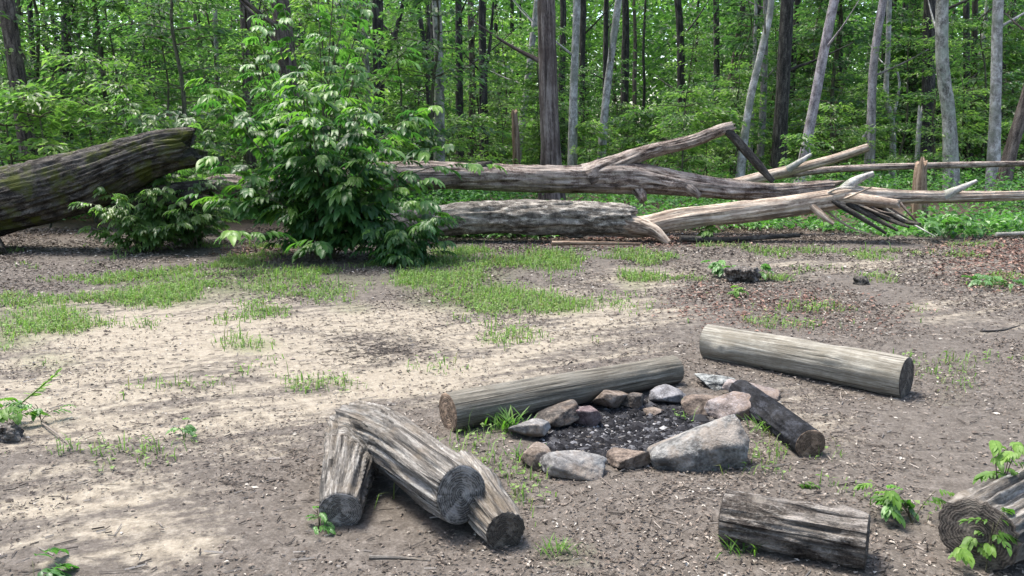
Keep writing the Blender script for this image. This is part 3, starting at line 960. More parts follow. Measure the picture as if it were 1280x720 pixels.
def forked_log():
    back = gp(446, 545, .13, 0.0); back[2] = 0.145
    m1 = P(503, 563, 3.66)
    e1 = P(575, 618, 3.2)
    l1 = gp(438, 585, .1); l1[2] = 0.11
    e2 = gp(426, 636, .083)
    A = tube([back + [-0.03, 0.10, 0.0], back + [0.0, 0.0, 0.012], (back + m1) / 2 + [0, 0, .012], m1, e1], [.115, .15, .15, .128, .117], 64, 0.03, 3, 0, lump=0.12, ls=1.5, ov=0.05, knots=3)
    Bt = tube([back + [-0.02, 0.02, -0.01], l1, e2], [.135, .112, .087], 56, 0.03, 8, 0, lump=0.1, ls=1.5, ov=0.04, knots=1)
    tmp = MB()
    for q in (A, Bt):
        tmp.add(q['V'], [q['quads']])
        close_ends(tmp, q, (0,), 0.4)
        close_ends(tmp, q, (1,), 0.0)
    to = tmp.obj('forked_body', None)
    md = to.modifiers.new('fuse', 'REMESH')
    md.mode = 'VOXEL'
    md.voxel_size = 0.007
    ev = to.evaluated_get(bpy.context.evaluated_depsgraph_get())
    me = ev.to_mesh()
    nv = len(me.vertices)
    V = np.empty(nv * 3); me.vertices.foreach_get('co', V); V = V.reshape(-1, 3)
    E = np.empty(len(me.edges) * 2, int); me.edges.foreach_get('vertices', E); E = E.reshape(-1, 2)
    Q = [list(p.vertices) for p in me.polygons]
    ev.to_mesh_clear()
    bpy.data.objects.remove(to)
    F4 = np.array([q for q in Q if len(q) == 4]); F3 = np.array([q for q in Q if len(q) == 3]).reshape(-1, 3)
    deg = np.bincount(E.ravel(), minlength=nv)[:, None]
    def relax(V, w, n):
        for _ in range(n):
            S_ = np.zeros_like(V)
            np.add.at(S_, E[:, 0], V[E[:, 1]]); np.add.at(S_, E[:, 1], V[E[:, 0]])
            V = V + (S_ / deg - V) * w
        return V
    dA, dB = sdf_tube(V, A['path'], A['r']), sdf_tube(V, Bt['path'], Bt['r'])
    V = relax(V, np.full((nv, 1), .5), 3)
    V = relax(V, (np.exp(-((dA - dB) / 0.045) ** 2) * .8)[:, None], 45)
    def local(t):
        al = np.concatenate([[0], np.cumsum(np.linalg.norm(np.diff(t['path'], axis=0), axis=1))])
        d2 = ((V[:, None, :] - t['path'][None]) ** 2).sum(2)
        i = d2.argmin(1)
        rel = V - t['path'][i]
        ax = (rel * t['T'][i]).sum(1)
        th = np.arctan2((rel * t['B'][i]).sum(1), (rel * t['N'][i]).sum(1))
        return al[i] + ax, th, t['r'][i], al[-1]
    nrm = np.zeros_like(V)
    for Fx in (F4, F3):
        if len(Fx):
            fn = np.cross(V[Fx[:, 1]] - V[Fx[:, 0]], V[Fx[:, 2]] - V[Fx[:, 0]])
            for c in range(Fx.shape[1]):
                np.add.at(nrm, Fx[:, c], fn)
    nrm = unit(nrm)
    wA = np.clip(.5 + (dB - dA) / 0.07, 0, 1)
    dis, co = 0, 0
    for q, w, sd in ((A, wA, 3), (Bt, 1 - wA, 3)):
        al, th, rr, L = local(q)
        al = L - al                      # grain runs on from the sawn ends to the joint
        g = fbm(v3(np.cos(th) * 4.0, np.sin(th) * 4.0, al * 1.5 * .3 * 2 + sd), sd + 5, 3)
        g2 = fbm(v3(np.cos(th) * 11, np.sin(th) * 11, al * 2.2 + sd), sd + 9, 2)
        fade = .15 + .85 * np.clip(al / .09, 0, 1)
        dis = dis + w * fade * (0.034 * (.35 - 2.1 * np.abs(g)) + 0.009 * g2)
        co = co + w[:, None] * v3(np.cos(th) * rr, np.sin(th) * rr, al)
    V = V + nrm * dis[:, None]
    root = empty('forked_log', (back[0], back[1], 0.0), 'silvery forked log with deep flutes and two sawn limbs, left of the fire ring', 'log', LG)
    mb = MB()
    mb.add(V, [F4, F3], 0.5, co)
    mb.obj('trunk', M['log_fluted'], root)
    for q, sd in ((A, 2), (Bt, 5)):
        c_ = q['ring1'].mean(0)
        q['ring1'] = c_ + (q['ring1'] - c_) * .985 + q['T'][-1] * .004
        cut_face(q, 1, M['cut_grey'], root, 0.004, sd)
    e = gp(632, 662, .082)
    dd = m1 - e1; dd[2] = 0
    s0 = e + unit(dd + [0.10, 0.0, 0]) * 0.55; s0[2] = 0.10
    log('seat_log', 'fluted log tucked behind and under the forked log, its sawn end showing', s0, e, .10, .083, M['log_fluted'], 28, (1,), 'cut_dark', 120, 0.034, 4.0, 0.33, 0.1, group=LG)
forked_log()

# sticks one can count
def stick(label, pts, r, mat, seed):
    t = tube(pts, np.linspace(r, r * 0.6, len(pts)), 8, 0.03, seed, 0, lump=0.3)
    mb = MB(); mb.add(t['V'], [t['quads']], 0.5, t['co']); close_ends(mb, t)
    tag(mb.obj('stick', mat), label, 'stick', 'sticks lying on the dirt')
stick('dark bent stick lying on the litter at the far side of the bleached log', [gp(1226, 415, .012), gp(1250, 413, .016), gp(1274, 408, .012)], .014, M['bark_dark'], 1)
stick('flat pale strip of wood lying in front of the forked log', [gp(462, 694, .012), gp(500, 695, .013), gp(538, 699, .012)], .013, M['log_fluted'], 2)
stick('thin twig standing askew in front of the rough barked log', [gp(845, 666, .005), gp(862, 690, .006), gp(872, 712, .005)], .005, M['bark_brown'], 3)
stick('thin twig lying in the sprouts beside the forked log', [gp(706, 678, .004), gp(720, 695, .005), gp(738, 716, .005)], .005, M['bark_brown'], 6)
stick('pale chip of wood lying beside the charred log', [gp(1050, 578, .006), gp(1068, 583, .008), gp(1082, 586, .006)], .009, M['log_pale'], 4)
stick('curved dead stem lying on the dirt by the fresh sprout', [gp(20, 600, .006), gp(60, 596, .006), gp(120, 590, .006), gp(170, 588, .006)], .006, M['bark_dark'], 5)

# ------------------------------------------------------------------ fallen trees
def fallen(name, label, cat, specs, base, group=None):
    """specs: list of (part name, material, [tube kwargs], dome)"""
    root = empty(name, base, label, cat, group)
    for part, mat, tubes, dome in specs:
        mb = MB()
        for kw in tubes:
            t = tube(**kw)
            mb.add(t['V'], [t['quads']], 0.5, t['co'])
            close_ends(mb, t, (0, 1), dome)
        mb.obj(part, M[mat], root)
    return root

FT = 'fallen trunks lying along the edge of the wood'
# massive mossy trunk, rising to a broken end
pts = [P(-330, 310, 12.4), P(-120, 272, 12.2), P(0, 252, 12.0), P(110, 225, 11.9), P(190, 193, 11.8), P(240, 184, 11.75)]
fallen('fallen_tree', 'massive dark mossy trunk with furrowed bark and a broken raised end', 'fallen tree', [
    ('trunk', 'mossy_bark', [dict(pts=pts, rad=[.54, .50, .46, .40, .30, .26], sides=144, step=0.04, seed=3, furrow=0.06, ff=7.0, fl=0.55, lump=0.12, ls=1.0, end_jag=(0, 0.22))], -0.2),
    ('root', 'mossy_bark', [dict(pts=[P(-60, 275, 12.0), P(-20, 300, 11.7), P(0, 318, 11.4)], rad=[.28, .2, .1], sides=24, step=0.06, seed=8, furrow=0.03, lump=0.3)], 0.2),
    ('broken_end', 'mossy_bark', [dict(pts=[P(150, 258, 12.1), P(205, 246, 12.0), P(262, 238, 11.9)], rad=[.24, .20, .14], sides=40, step=0.05, seed=6, furrow=0.05, ff=3, lump=0.3, end_jag=(0, .2))], 0.1),
], (pts[2][0], 12.0, 0))
# long trunk held off the ground, with one broken limb bent at its end
D = 14.0
pts = [P(225, 252, D), P(275, 236, D), P(330, 231, D), P(450, 224, D), P(560, 220, D), P(700, 220, D), P(790, 226, D), P(880, 232, D - .1), P(970, 238, D - .1), P(1042, 238, D - .1)]
rad = [.18, .21, .23, .245, .23, .24, .27, .19, .15, .13]
limb = [P(735, 224, D), P(770, 206, D), P(810, 190, D), P(860, 178, D - .05), P(900, 163, D - .1), P(916, 158, D - .12)]
bent = [P(905, 160, D - .12), P(920, 175, D - .15), P(945, 203, D - .2), P(966, 227, D - .25)]
fallen('fallen_tree', 'long brown trunk held off the ground with one raised limb bent down at its end', 'fallen tree', [
    ('trunk', 'fallen_bark', [dict(pts=[q + np.array([0, 0, .05 * math.sin(n_ * 2.3)]) for n_, q in enumerate(pts)], rad=[q * .93 for q in rad], knots=9, sides=72, step=0.04, seed=12, furrow=0.028, ff=3.2, fl=1.0, lump=0.2, ls=1.2, end_jag=(0, .2))], 0.2),
    ('limb', 'fallen_bark', [dict(pts=limb, knots=5, rad=[.26, .15, .11, .10, .095, .075], sides=40, step=0.04, seed=15, furrow=0.016, lump=0.25, ls=2, end_jag=(0, .08))], 0.1),
    ('broken_limb', 'bark_dark', [dict(pts=bent, rad=[.07, .075, .07, .05], sides=20, step=0.05, seed=17, furrow=0.012, lump=0.2)], 0.2),
    ('branch_stub', 'fallen_bark', [dict(pts=[P(792, 228, D), P(800, 242, D - .15), P(804, 250, D - .25)], rad=[.14, .09, .06], sides=20, step=0.05, seed=19, furrow=0.015, lump=0.3)], 0.2),
    ('branch_stub', 'bark_dark', [dict(pts=[P(590, 212, D), P(604, 207, D - .1), P(615, 203, D - .15)], rad=[.09, .07, .03], sides=16, step=0.04, seed=20, furrow=0.01, lump=0.3)], 0.2),
    ('branch_stub', 'fallen_bark', [dict(pts=[P(850, 222, D), P(862, 236, D - .22), P(874, 246, D - .24)], rad=[.12, .09, .05], sides=20, step=0.04, seed=24, furrow=0.015, lump=0.3)], 0.2),
    ('branch_stub', 'bark_dark', [dict(pts=[P(445, 224, D - .1), P(447, 218, D - .3), P(450, 208, D - .32)], rad=[.10, .09, .07], sides=16, step=0.04, seed=25, lump=0.2), dict(pts=[P(446, 215, D - .3), P(447, 240, D - .32), P(447, 262, D - .34)], rad=[.06, .05, .04], sides=12, step=0.05, seed=26, lump=0.2)], 0.2),
], (pts[4][0], D, 0))
# lower trunk: flaking bark on its thick end, bare wood beyond the break
D = 12.9
thick = [P(490, 284, D), P(548, 277, D), P(620, 272, D), P(700, 272, D), P(760, 273, D), P(790, 274, D)]
bare = [P(740, 279, D), P(800, 284, D), P(850, 275, D), P(950, 263, D), P(1030, 252, D), P(1062, 246, D), P(1120, 246, D + .2), P(1200, 246, D + .4), P(1290, 244, D + .6), P(1400, 243, D + .8)]
rt = random.Random(4)
TW = []
for q in range(9):
    px0 = rt.uniform(985, 1160); y0 = 250 + rt.uniform(-5, 6)
    dx, dy = rt.uniform(15, 85), rt.uniform(18, 46) if q % 5 else -rt.uniform(10, 24)
    TW.append([P(px0, y0, D), P(px0 + dx * .5, y0 + dy * .6 + rt.uniform(-4, 4), D - rt.uniform(.1, .4)), P(px0 + dx, min(y0 + dy, 300), D - rt.uniform(.2, .8))])
fallen('fallen_tree', 'low trunk with grey flaking bark breaking into bare tan wood, forked to the right', 'fallen tree', [
    ('bark', 'fallen_grey', [dict(pts=thick, rad=[.22, .24, .25, .25, .24, .22], knots=4, sides=72, step=0.03, seed=31, furrow=0.035, ff=2.4, fl=1.6, lump=0.16, ls=1.2, end_jag=(0, .14)),
                             dict(pts=[P(640, 262, D - .05), P(680, 257, D - .05), P(715, 254, D - .05)], rad=[.08, .07, .03], sides=16, step=.05, seed=40, furrow=.012, lump=.2)], 0.05),
    ('trunk', 'bare_wood', [dict(pts=bare, rad=[.15, .17, .17, .165, .17, .18, .11, .085, .07, .06], knots=8, sides=56, step=0.04, seed=33, furrow=0.022, ff=3, fl=0.6, lump=0.2, ls=1)], 0.2),
    ('branch', 'bare_wood', [dict(pts=[P(782, 280, D - .05), P(815, 288, D - .2), P(836, 304, D - .35)], rad=[.16, .10, .05], sides=28, step=0.04, seed=35, furrow=0.014, lump=0.2)], 0.2),
    ('branch', 'bare_wood', [dict(pts=[P(1010, 254, D - .05), P(1026, 268, D - .2), P(1042, 280, D - .3)], rad=[.07, .05, .025], sides=16, step=0.04, seed=36, furrow=0.006, lump=0.2)], 0.2),
    ('branch', 'bark_pale', [dict(pts=[P(1050, 244, D), P(1066, 228, D - .05), P(1092, 216, D - .1)], rad=[.10, .075, .03], sides=20, step=0.04, seed=37, furrow=0.008, lump=0.2)], 0.2),
    ('branch', 'bark_pale', [dict(pts=[P(1180, 246, D + .35), P(1195, 238, D + .3), P(1221, 226, D + .25)], rad=[.09, .06, .025], sides=16, step=0.04, seed=38, furrow=0.006, lump=0.2)], 0.2),
    ('branch', 'bare_wood', [dict(pts=[P(1055, 248, D - .05), P(1085, 251, D - .2), P(1122, 255, D - .35)], rad=[.13, .09, .06], sides=20, step=0.04, seed=39, furrow=0.008, lump=0.15, end_jag=(0, .06))], 0.2),
] + [('twig', ['bark_pale', 'bark_brown', 'bare_wood'][q % 3], [dict(pts=tw, rad=[.022, .016, .006], sides=7, step=0.06, seed=80 + q, lump=0.3)], 0.2) for q, tw in enumerate(TW)
] + [('dead_branch', 'bark_dark', [dict(pts=[P(1040 + 14 * q, 250, D - .1), P(1070 + 18 * q, 268 + 2 * q, D - .3), P(1108 + 14 * q, 292 - 4 * q, D - .5 - .1 * q)], rad=[.05, .04, .02], sides=10, step=0.05, seed=60 + q, lump=0.3)], 0.2) for q in range(4)],
    (thick[3][0], D, 0))
M_pole = 'poles and branches fallen across the forest edge'
def pole(label, pts, r0, r1, mat, seed, name='fallen_pole'):
    t = tube(pts, np.linspace(r0, r1, len(pts)), 16, 0.06, seed, 0.006, 2.5, 0.8, 0.12, 1)
    mb = MB(); mb.add(t['V'], [t['quads']], 0.5, t['co']); close_ends(mb, t)
    tag(mb.obj(name, M[mat]), label, 'fallen branch', M_pole)
pole('thick pale fallen branch slanting up with a blunt end above the fallen trunks', [P(905, 234, 15.5), P(960, 219, 15.4), P(1030, 202, 15.3), P(1085, 184, 15.2)], .11, .07, 'bare_wood', 50)
pole('short broken side branch leaning on the thick pale slanting branch', [P(985, 212, 15.3), P(1000, 202, 15.2), P(1014, 193, 15.2)], .07, .03, 'bark_pale', 54)
pole('long thin horizontal pole lying across the trees by the brown post', [P(955, 222, 16.0), P(1040, 212, 16.0), P(1160, 207, 15.8), P(1300, 204, 15.6), P(1420, 200, 15.5)], .07, .05, 'fallen_bark', 51)
pole('dark fallen branch lying low under the bare tan wood', [P(850, 298, 12.6), P(910, 299, 12.7), P(1000, 294, 12.8)], .05, .03, 'bark_dark', 52)
pole('reddish rotten strip of wood lying under the grey barked trunk', [P(690, 304, 12.1), P(740, 304, 12.1), P(800, 305, 12.2)], .035, .02, 'snag_wood', 53)
pole('pale broken branch lying on the litter at the right forest edge', [P(1245, 293, 12.4), P(1275, 292, 12.4), P(1320, 290, 12.4)], .03, .025, 'bark_pale', 56)

# ------------------------------------------------------------------ standing trees
def crown_mesh(seed, R=3.2, H=7.0, n=300, size=0.30):
    r = np.random.default_rng(seed)
    nc = 22
    cc = r.normal(0, 1, (nc, 3)) * [R * .5, R * .5, H * .28] + [0, 0, H * .5]
    w = r.integers(0, nc, n)
    off = r.normal(0, 1, (n, 3)) * [0.75, 0.75, 0.28]
    p = cc[w] + off
    az = r.uniform(0, 2 * PI, n)
    mb = MB()
    sz = r.uniform(.6, 1.3, n) * size
    leaf_quads(mb, p, v3(np.cos(az), np.sin(az), r.normal(-0.15, .3, n)), v3(r.normal(0, .4, n), r.normal(0, .4, n), 1), sz, sz * r.uniform(.45, .7, n), np.clip(r.normal(.5, .2, n), 0, 1))
    # limbs inside the crown
    return mb.mesh('crown', M['leaf_high'], False)
CROWNS = [crown_mesh(100 + q, R=2.6 + .3 * q) for q in range(4)]

TREES = 0
def add_crown(root, x, y, z, sc, q):
    o = bpy.data.objects.new('crown', CROWNS[q % 4])
    COL.objects.link(o)
    o.parent = root
    o.matrix_parent_inverse = Matrix.Translation(-Vector(root.location))
    o.location = (float(x), float(y), float(z))
    o.rotation_euler = (0, 0, q * 1.7)
    o.scale = (sc, sc, sc)

def tree(label, Y, path, wpx, mat, seed, H=None, crown=True, forks=(), group=None, name='tree', lump=0.07):
    """path: (px, py) points going up at distance Y; wpx: apparent width low down"""
    global TREES
    TREES += 1
    r = wpx * Y / F / 2
    pts = [P(px, py, Y) for px, py in path]
    b, b2 = pts[0], pts[1]
    dz = b2[2] - b[2]
    g = float(gh(b[0], Y))
    base = np.array([b[0] - (b2[0] - b[0]) / max(dz, .3) * max(b[2] - g, 0) * 0.6, Y, g - 0.15])
    full = [base, base + (b - base) * 0.12 + [0, 0, 0.1]] if b[2] - g > .5 else [base]
    full += pts
    if H:
        d = pts[-1] - pts[-2]
        d = d / np.linalg.norm(d)
        top = pts[-1].copy()
        k = 0
        while top[2] < H:
            d = unit(d * [0.85, 0, 1])
            top = top + d * 2.5 + [0.12 * math.sin(seed + k), 0, 0]
            full.append(top.copy()); k += 1
    full = np.array(full)
    zz = full[:, 2]
    rad = r * (1 - 0.035 * np.clip(zz, 0, 25)) * (1 + 0.55 * np.exp(-np.clip(zz - g, 0, 9) / 0.35))
    rad = np.maximum(rad, r * 0.2)
    t = tube(full, rad, 18 if wpx > 9 else 12, 0.16, seed, r * 0.09, 2.5, 0.7, lump, 0.5)
    root = empty(name, (base[0], Y, g), label, 'tree', group)
    mb = MB(); mb.add(t['V'], [t['quads']], 0.5, t['co']); close_ends(mb, t, (1,), .2)
    for fk, fr in forks:
        tf = tube([P(px, py, Y) for px, py in fk], np.linspace(fr * Y / F / 2, fr * Y / F / 4, len(fk)), 10, 0.15, seed + 3, r * .05, 2.5, .7, .1, .5)
        mb.add(tf['V'], [tf['quads']], 0.5, tf['co']); close_ends(mb, tf, (1,), .2)
    rl = random.Random(seed)
    for k in range(3 if crown else 1):
        i = next(q for q in range(len(t['path'])) if t['path'][q][2] > 3.0 + 1.9 * k + rl.random() * 1.5 or q == len(t['path']) - 1)
        a, L = rl.uniform(0, 2 * PI), rl.uniform(.9, 2.4)
        o = t['path'][i]
        dv = np.array([math.cos(a), math.sin(a), rl.uniform(.3, 1.0)])
        tl = tube([o, o + dv * L * .5, o + dv * L * [1, 1, 1.15]], np.array([.28, .16, .06]) * r, 7, .3, k, 0, lump=.2)
        mb.add(tl['V'], [tl['quads']], .5, tl['co'])
    mb.obj('trunk', M[mat], root)
    if crown:
        add_crown(root, full[-1][0], Y, full[-1][2] - 6.0, 1.0 + 0.02 * (seed % 7), seed)
    return root

G_T = 'tall trees standing in the wood'
H = 15
tree('thick grey brown tree at the far left edge, leaning over the mossy trunk', 17, [(36, 190), (22, 100), (8, 0)], 21, 'bark_brown', 1, H)
tree('thin dark tree between the thick edge tree and the dark upright one at left', 21, [(47, 180), (42, 90), (37, 0)], 7, 'bark_dark', 2, H, forks=[([(46, 150), (60, 110), (78, 60)], 5), ([(42, 110), (30, 70), (14, 55)], 4)])
tree('dark upright tree standing above the mossy trunk at left', 22, [(85, 200), (85, 135), (82, 0)], 13, 'bark_dark', 3, H)
tree('thick dark tree rising behind the leafy sapling', 19, [(368, 220), (360, 85), (350, 0)], 25, 'bark_brown', 4, H, forks=[([(358, 70), (335, 40), (300, 0)], 7)])
tree('pale thin birch like trunk seen between the mossy trunk and the leafy bush', 24, [(274, 215), (272, 140), (268, 0)], 7, 'bark_pale', 5, H)
tree('dark stubby trunk just left of the leafy bush', 21, [(312, 230), (312, 165), (306, 0)], 15, 'bark_brown', 6, H)
tree('pale grey slender tree close left of the black forked tree', 26, [(462, 200), (459, 100), (455, 0)], 8, 'bark_grey', 7, H)
tree('short dark thin trunk above the leafy bush', 30, [(446, 180), (445, 100), (444, 0)], 7, 'bark_dark', 8, H)
tree('black forked tree with one limb rising to the right above the bush', 22, [(476, 220), (474, 115), (472, 0)], 15, 'bark_dark', 9, H, forks=[([(476, 92), (490, 55), (503, 5), (510, -60)], 8)])
tree('thin dark leaning tree with a crossing dead branch beside the mottled tree', 24, [(540, 200), (533, 85), (519, -20)], 7, 'bark_dark', 10, H, forks=[([(534, 88), (510, 60), (477, 30)], 5), ([(533, 85), (536, 40), (534, -20)], 6)])
tree('mottled grey tree, darker towards its top, left of the dark slim trio', 22, [(549, 230), (549, 100), (545, 0)], 13, 'bark_grey', 11, H)
tree('straight dark slim tree, first of the trio right of the mottled tree', 27, [(575, 215), (574, 90), (573, 0)], 10, 'bark_dark', 12, H)
tree('dark greenish slim tree, second of the trio right of the mottled tree', 29, [(590, 205), (590, 90), (588, 0)], 9, 'bark_brown', 13, H)
tree('dark slim tree with a side limb, third of the trio right of the mottled tree', 26, [(606, 215), (604, 100), (603, 0)], 11, 'bark_dark', 14, H, forks=[([(606, 100), (613, 50), (617, 0)], 5)])
tree('pale leaning trunk passing left of the dead brown trunk', 31, [(645, 210), (656, 130), (668, 30), (676, -40)], 9, 'bark_pale', 15, H)
tree('dead brown standing trunk with peeled dark strip, behind the long fallen trunk', 19.2, [(690, 255), (688, 180), (685, 90), (682, 0)], 25, 'dead_wood', 16, 12, False, lump=0.12, name='dead_tree')
tree('straight pale grey tree a little right of the dead brown trunk', 25, [(715, 225), (717, 120), (721, 0)], 11, 'bark_pale', 17, H)
tree('dark tree touching the straight pale grey tree on its right', 32, [(726, 215), (727, 120), (729, 0)], 9, 'bark_dark', 18, H)
tree('pale trunk leaning right, with a dark tree just left of it', 26, [(750, 222), (758, 120), (773, 0)], 10, 'bark_pale', 19, H)
tree('dark thin tree behind the pale right leaning trunk', 33, [(757, 215), (757, 100), (758, 0)], 8, 'bark_dark', 20, H)
tree('dark tree in the leaves above the raised broken limb', 34, [(853, 200), (852, 135), (850, 40), (846, -20)], 11, 'bark_dark', 21, H)
tree('pale crooked tree leaning right, behind the bent end of the raised limb', 23, [(924, 230), (935, 140), (950, 70), (962, 20), (966, -30)], 10, 'bark_pale', 22, H)
tree('thin pale tree next to the pale crooked tree', 29, [(938, 200), (942, 100), (945, 0)], 5, 'bark_pale', 23, H)
tree('brown slender tree between the pale crooked tree and the thick dark tree', 29, [(948, 222), (953, 150), (956, 60), (958, -20)], 9, 'bark_mauve', 24, H)
tree('thick dark tree left of the long mauve leaning trunk', 25, [(972, 225), (977, 140), (983, 20), (985, -30)], 18, 'bark_dark', 25, H)
tree('long mauve grey trunk leaning right, above the thick pale slanting branch', 21, [(1002, 215), (1010, 170), (1027, 80), (1043, 0)], 13, 'bark_mauve', 26, H)
tree('pale wavy mauve trunk right of the long leaning one', 23, [(1086, 230), (1089, 150), (1092, 80), (1104, 0)], 11, 'bark_mauve', 27, H, forks=[([(1088, 160), (1076, 175), (1070, 190)], 4)])
tree('thin pale forked tree between the wavy mauve trunk and the dark one', 24, [(1114, 240), (1116, 160), (1108, 120), (1110, 60), (1112, -10)], 7, 'bark_pale', 28, H, forks=[([(1116, 150), (1124, 110), (1122, 90)], 4)])
tree('thick dark tree right behind the brown broken post', 27, [(1156, 235), (1160, 150), (1162, 30), (1163, -20)], 17, 'bark_dark', 29, H)
tree('wide dark tree left of the brown broken post', 33, [(1138, 215), (1139, 150), (1142, 50), (1144, -10)], 15, 'bark_dark', 30, H)
tree('pale grey curved tree, thickest of the pale trunks at right', 21, [(1189, 240), (1186, 150), (1178, 80), (1177, 20), (1180, -30)], 17, 'bark_grey', 31, H)
tree('straight dark slim tree between the two pale trunks at right', 30, [(1210, 225), (1209, 120), (1208, 0)], 9, 'bark_dark', 32, H)
tree('pale tall slender tree standing at the right edge', 21, [(1241, 245), (1244, 140), (1248, 0)], 14, 'bark_pale', 33, H)
tree('dark trunk leaning out of the picture at the right edge', 20, [(1252, 240), (1266, 180), (1284, 120), (1310, 20)], 16, 'bark_brown', 34, H)
tree('dark upright trunk behind the leafy sprays right of the raised limb', 36, [(897, 195), (896, 110), (895, 0)], 9, 'bark_dark', 35, H)

def snag(label, Y, path, wpx, mat, seed):
    pts = [P(px, py, Y) for px, py in path]
    pts[0][2] = float(gh(pts[0][0], Y)) - 0.1
    r = wpx * Y / F / 2
    t = tube(pts, np.linspace(r * 1.15, r * .85, len(pts)), 20, 0.06, seed, r * .2, 2.5, .7, .2, 1, 0, (0, .18))
    mb = MB(); mb.add(t['V'], [t['quads']], 0.5, t['co']); close_ends(mb, t, (1,), .1)
    tag(mb.obj('broken_stump', M[mat]), label, 'stump', 'broken stumps standing at the forest edge')
snag('tall orange brown rotting stump left of the dead brown trunk', 24, [(646, 235), (645, 180), (643, 140)], 9, 'snag_wood', 3)
snag('brown broken post standing under the long thin pole', 15.2, [(1149, 285), (1149, 235), (1152, 203)], 17, 'snag_wood', 5)
snag('thin pale broken snag above the brown post', 22, [(1146, 230), (1148, 170), (1150, 137)], 6, 'bark_pale', 8)

# ------------------------------------------------------------------ slim trees deeper in the wood
def deep_proto(seed, mat, r):
    x = np.random.default_rng(seed)
    pts = [np.array([0, 0, -.2])]
    lean = x.normal(0, .05)
    for k in range(1, 8):
        pts.append(np.array([lean * k * 2.2 + x.normal(0, .06), x.normal(0, .05), k * 2.2]))
    t = tube(pts, r * np.linspace(1.1, .4, len(pts)), 10, .4, seed, r * .1, 2.5, .7, .08, .5)
    root = empty('tree', (0, 0, 0), 'slim tree', 'tree')
    mb = MB(); mb.add(t['V'], [t['quads']], .5, t['co']); mb.obj('trunk', M[mat], root)
    add_crown(root, pts[-1][0], 0, 7.5, 1.05, seed)
    return root
protos = [(deep_proto(1, 'bark_dark', .15), 'dark'), (deep_proto(2, 'bark_dark', .10), 'dark'), (deep_proto(3, 'bark_brown', .13), 'dark'), (deep_proto(4, 'bark_grey', .12), 'grey'), (deep_proto(5, 'bark_dark', .2), 'dark')]
DEEP_L = {'dark': 'slim dark trunk standing deep in the wood behind the nearer trees', 'grey': 'slim greyish trunk standing deep in the wood behind the nearer trees'}
used = set()
placed = []
r = random.Random(8)
while len(placed) < 120:
    Y = r.uniform(29, 64)
    px = r.uniform(-260, 1540)
    x = (px - CX) / F * Y
    if any(math.hypot(x - a, Y - b) < 1.3 for a, b in placed):
        continue
    if px < 560 and Y < 33: continue
    placed.append((x, Y))
    q = r.choice([0, 1, 1, 2, 3, 4, 0])
    root, kind = protos[q]
    z = float(gh(x, Y))
    if q not in used:
        used.add(q)
        root.location = (x, Y, z)
        for ch in root.children:
            ch.matrix_parent_inverse = Matrix.Identity(4)
        root['label'] = DEEP_L[kind]; root['group'] = 'slim %s trees deep in the wood' % kind
    else:
        dup(root, (x, Y, z), r.uniform(0, 6.28), r.uniform(.85, 1.15), DEEP_L[kind], 'slim %s trees deep in the wood' % kind)

# unseen trees added behind the camera to shade the faces turned towards it
for k in range(24):
    a = math.radians(192 + 156 * k / 23 + r.uniform(-4, 4))
    R_ = r.uniform(8, 17)
    x, y = R_ * math.cos(a), R_ * math.sin(a)
    root = protos[k % 5][0]
    dup(root, (x, y, 0), r.uniform(0, 6.28), r.uniform(1.2, 1.5), 'unseen slim tree added behind the camera for shade', 'unseen trees added behind the camera for shade')

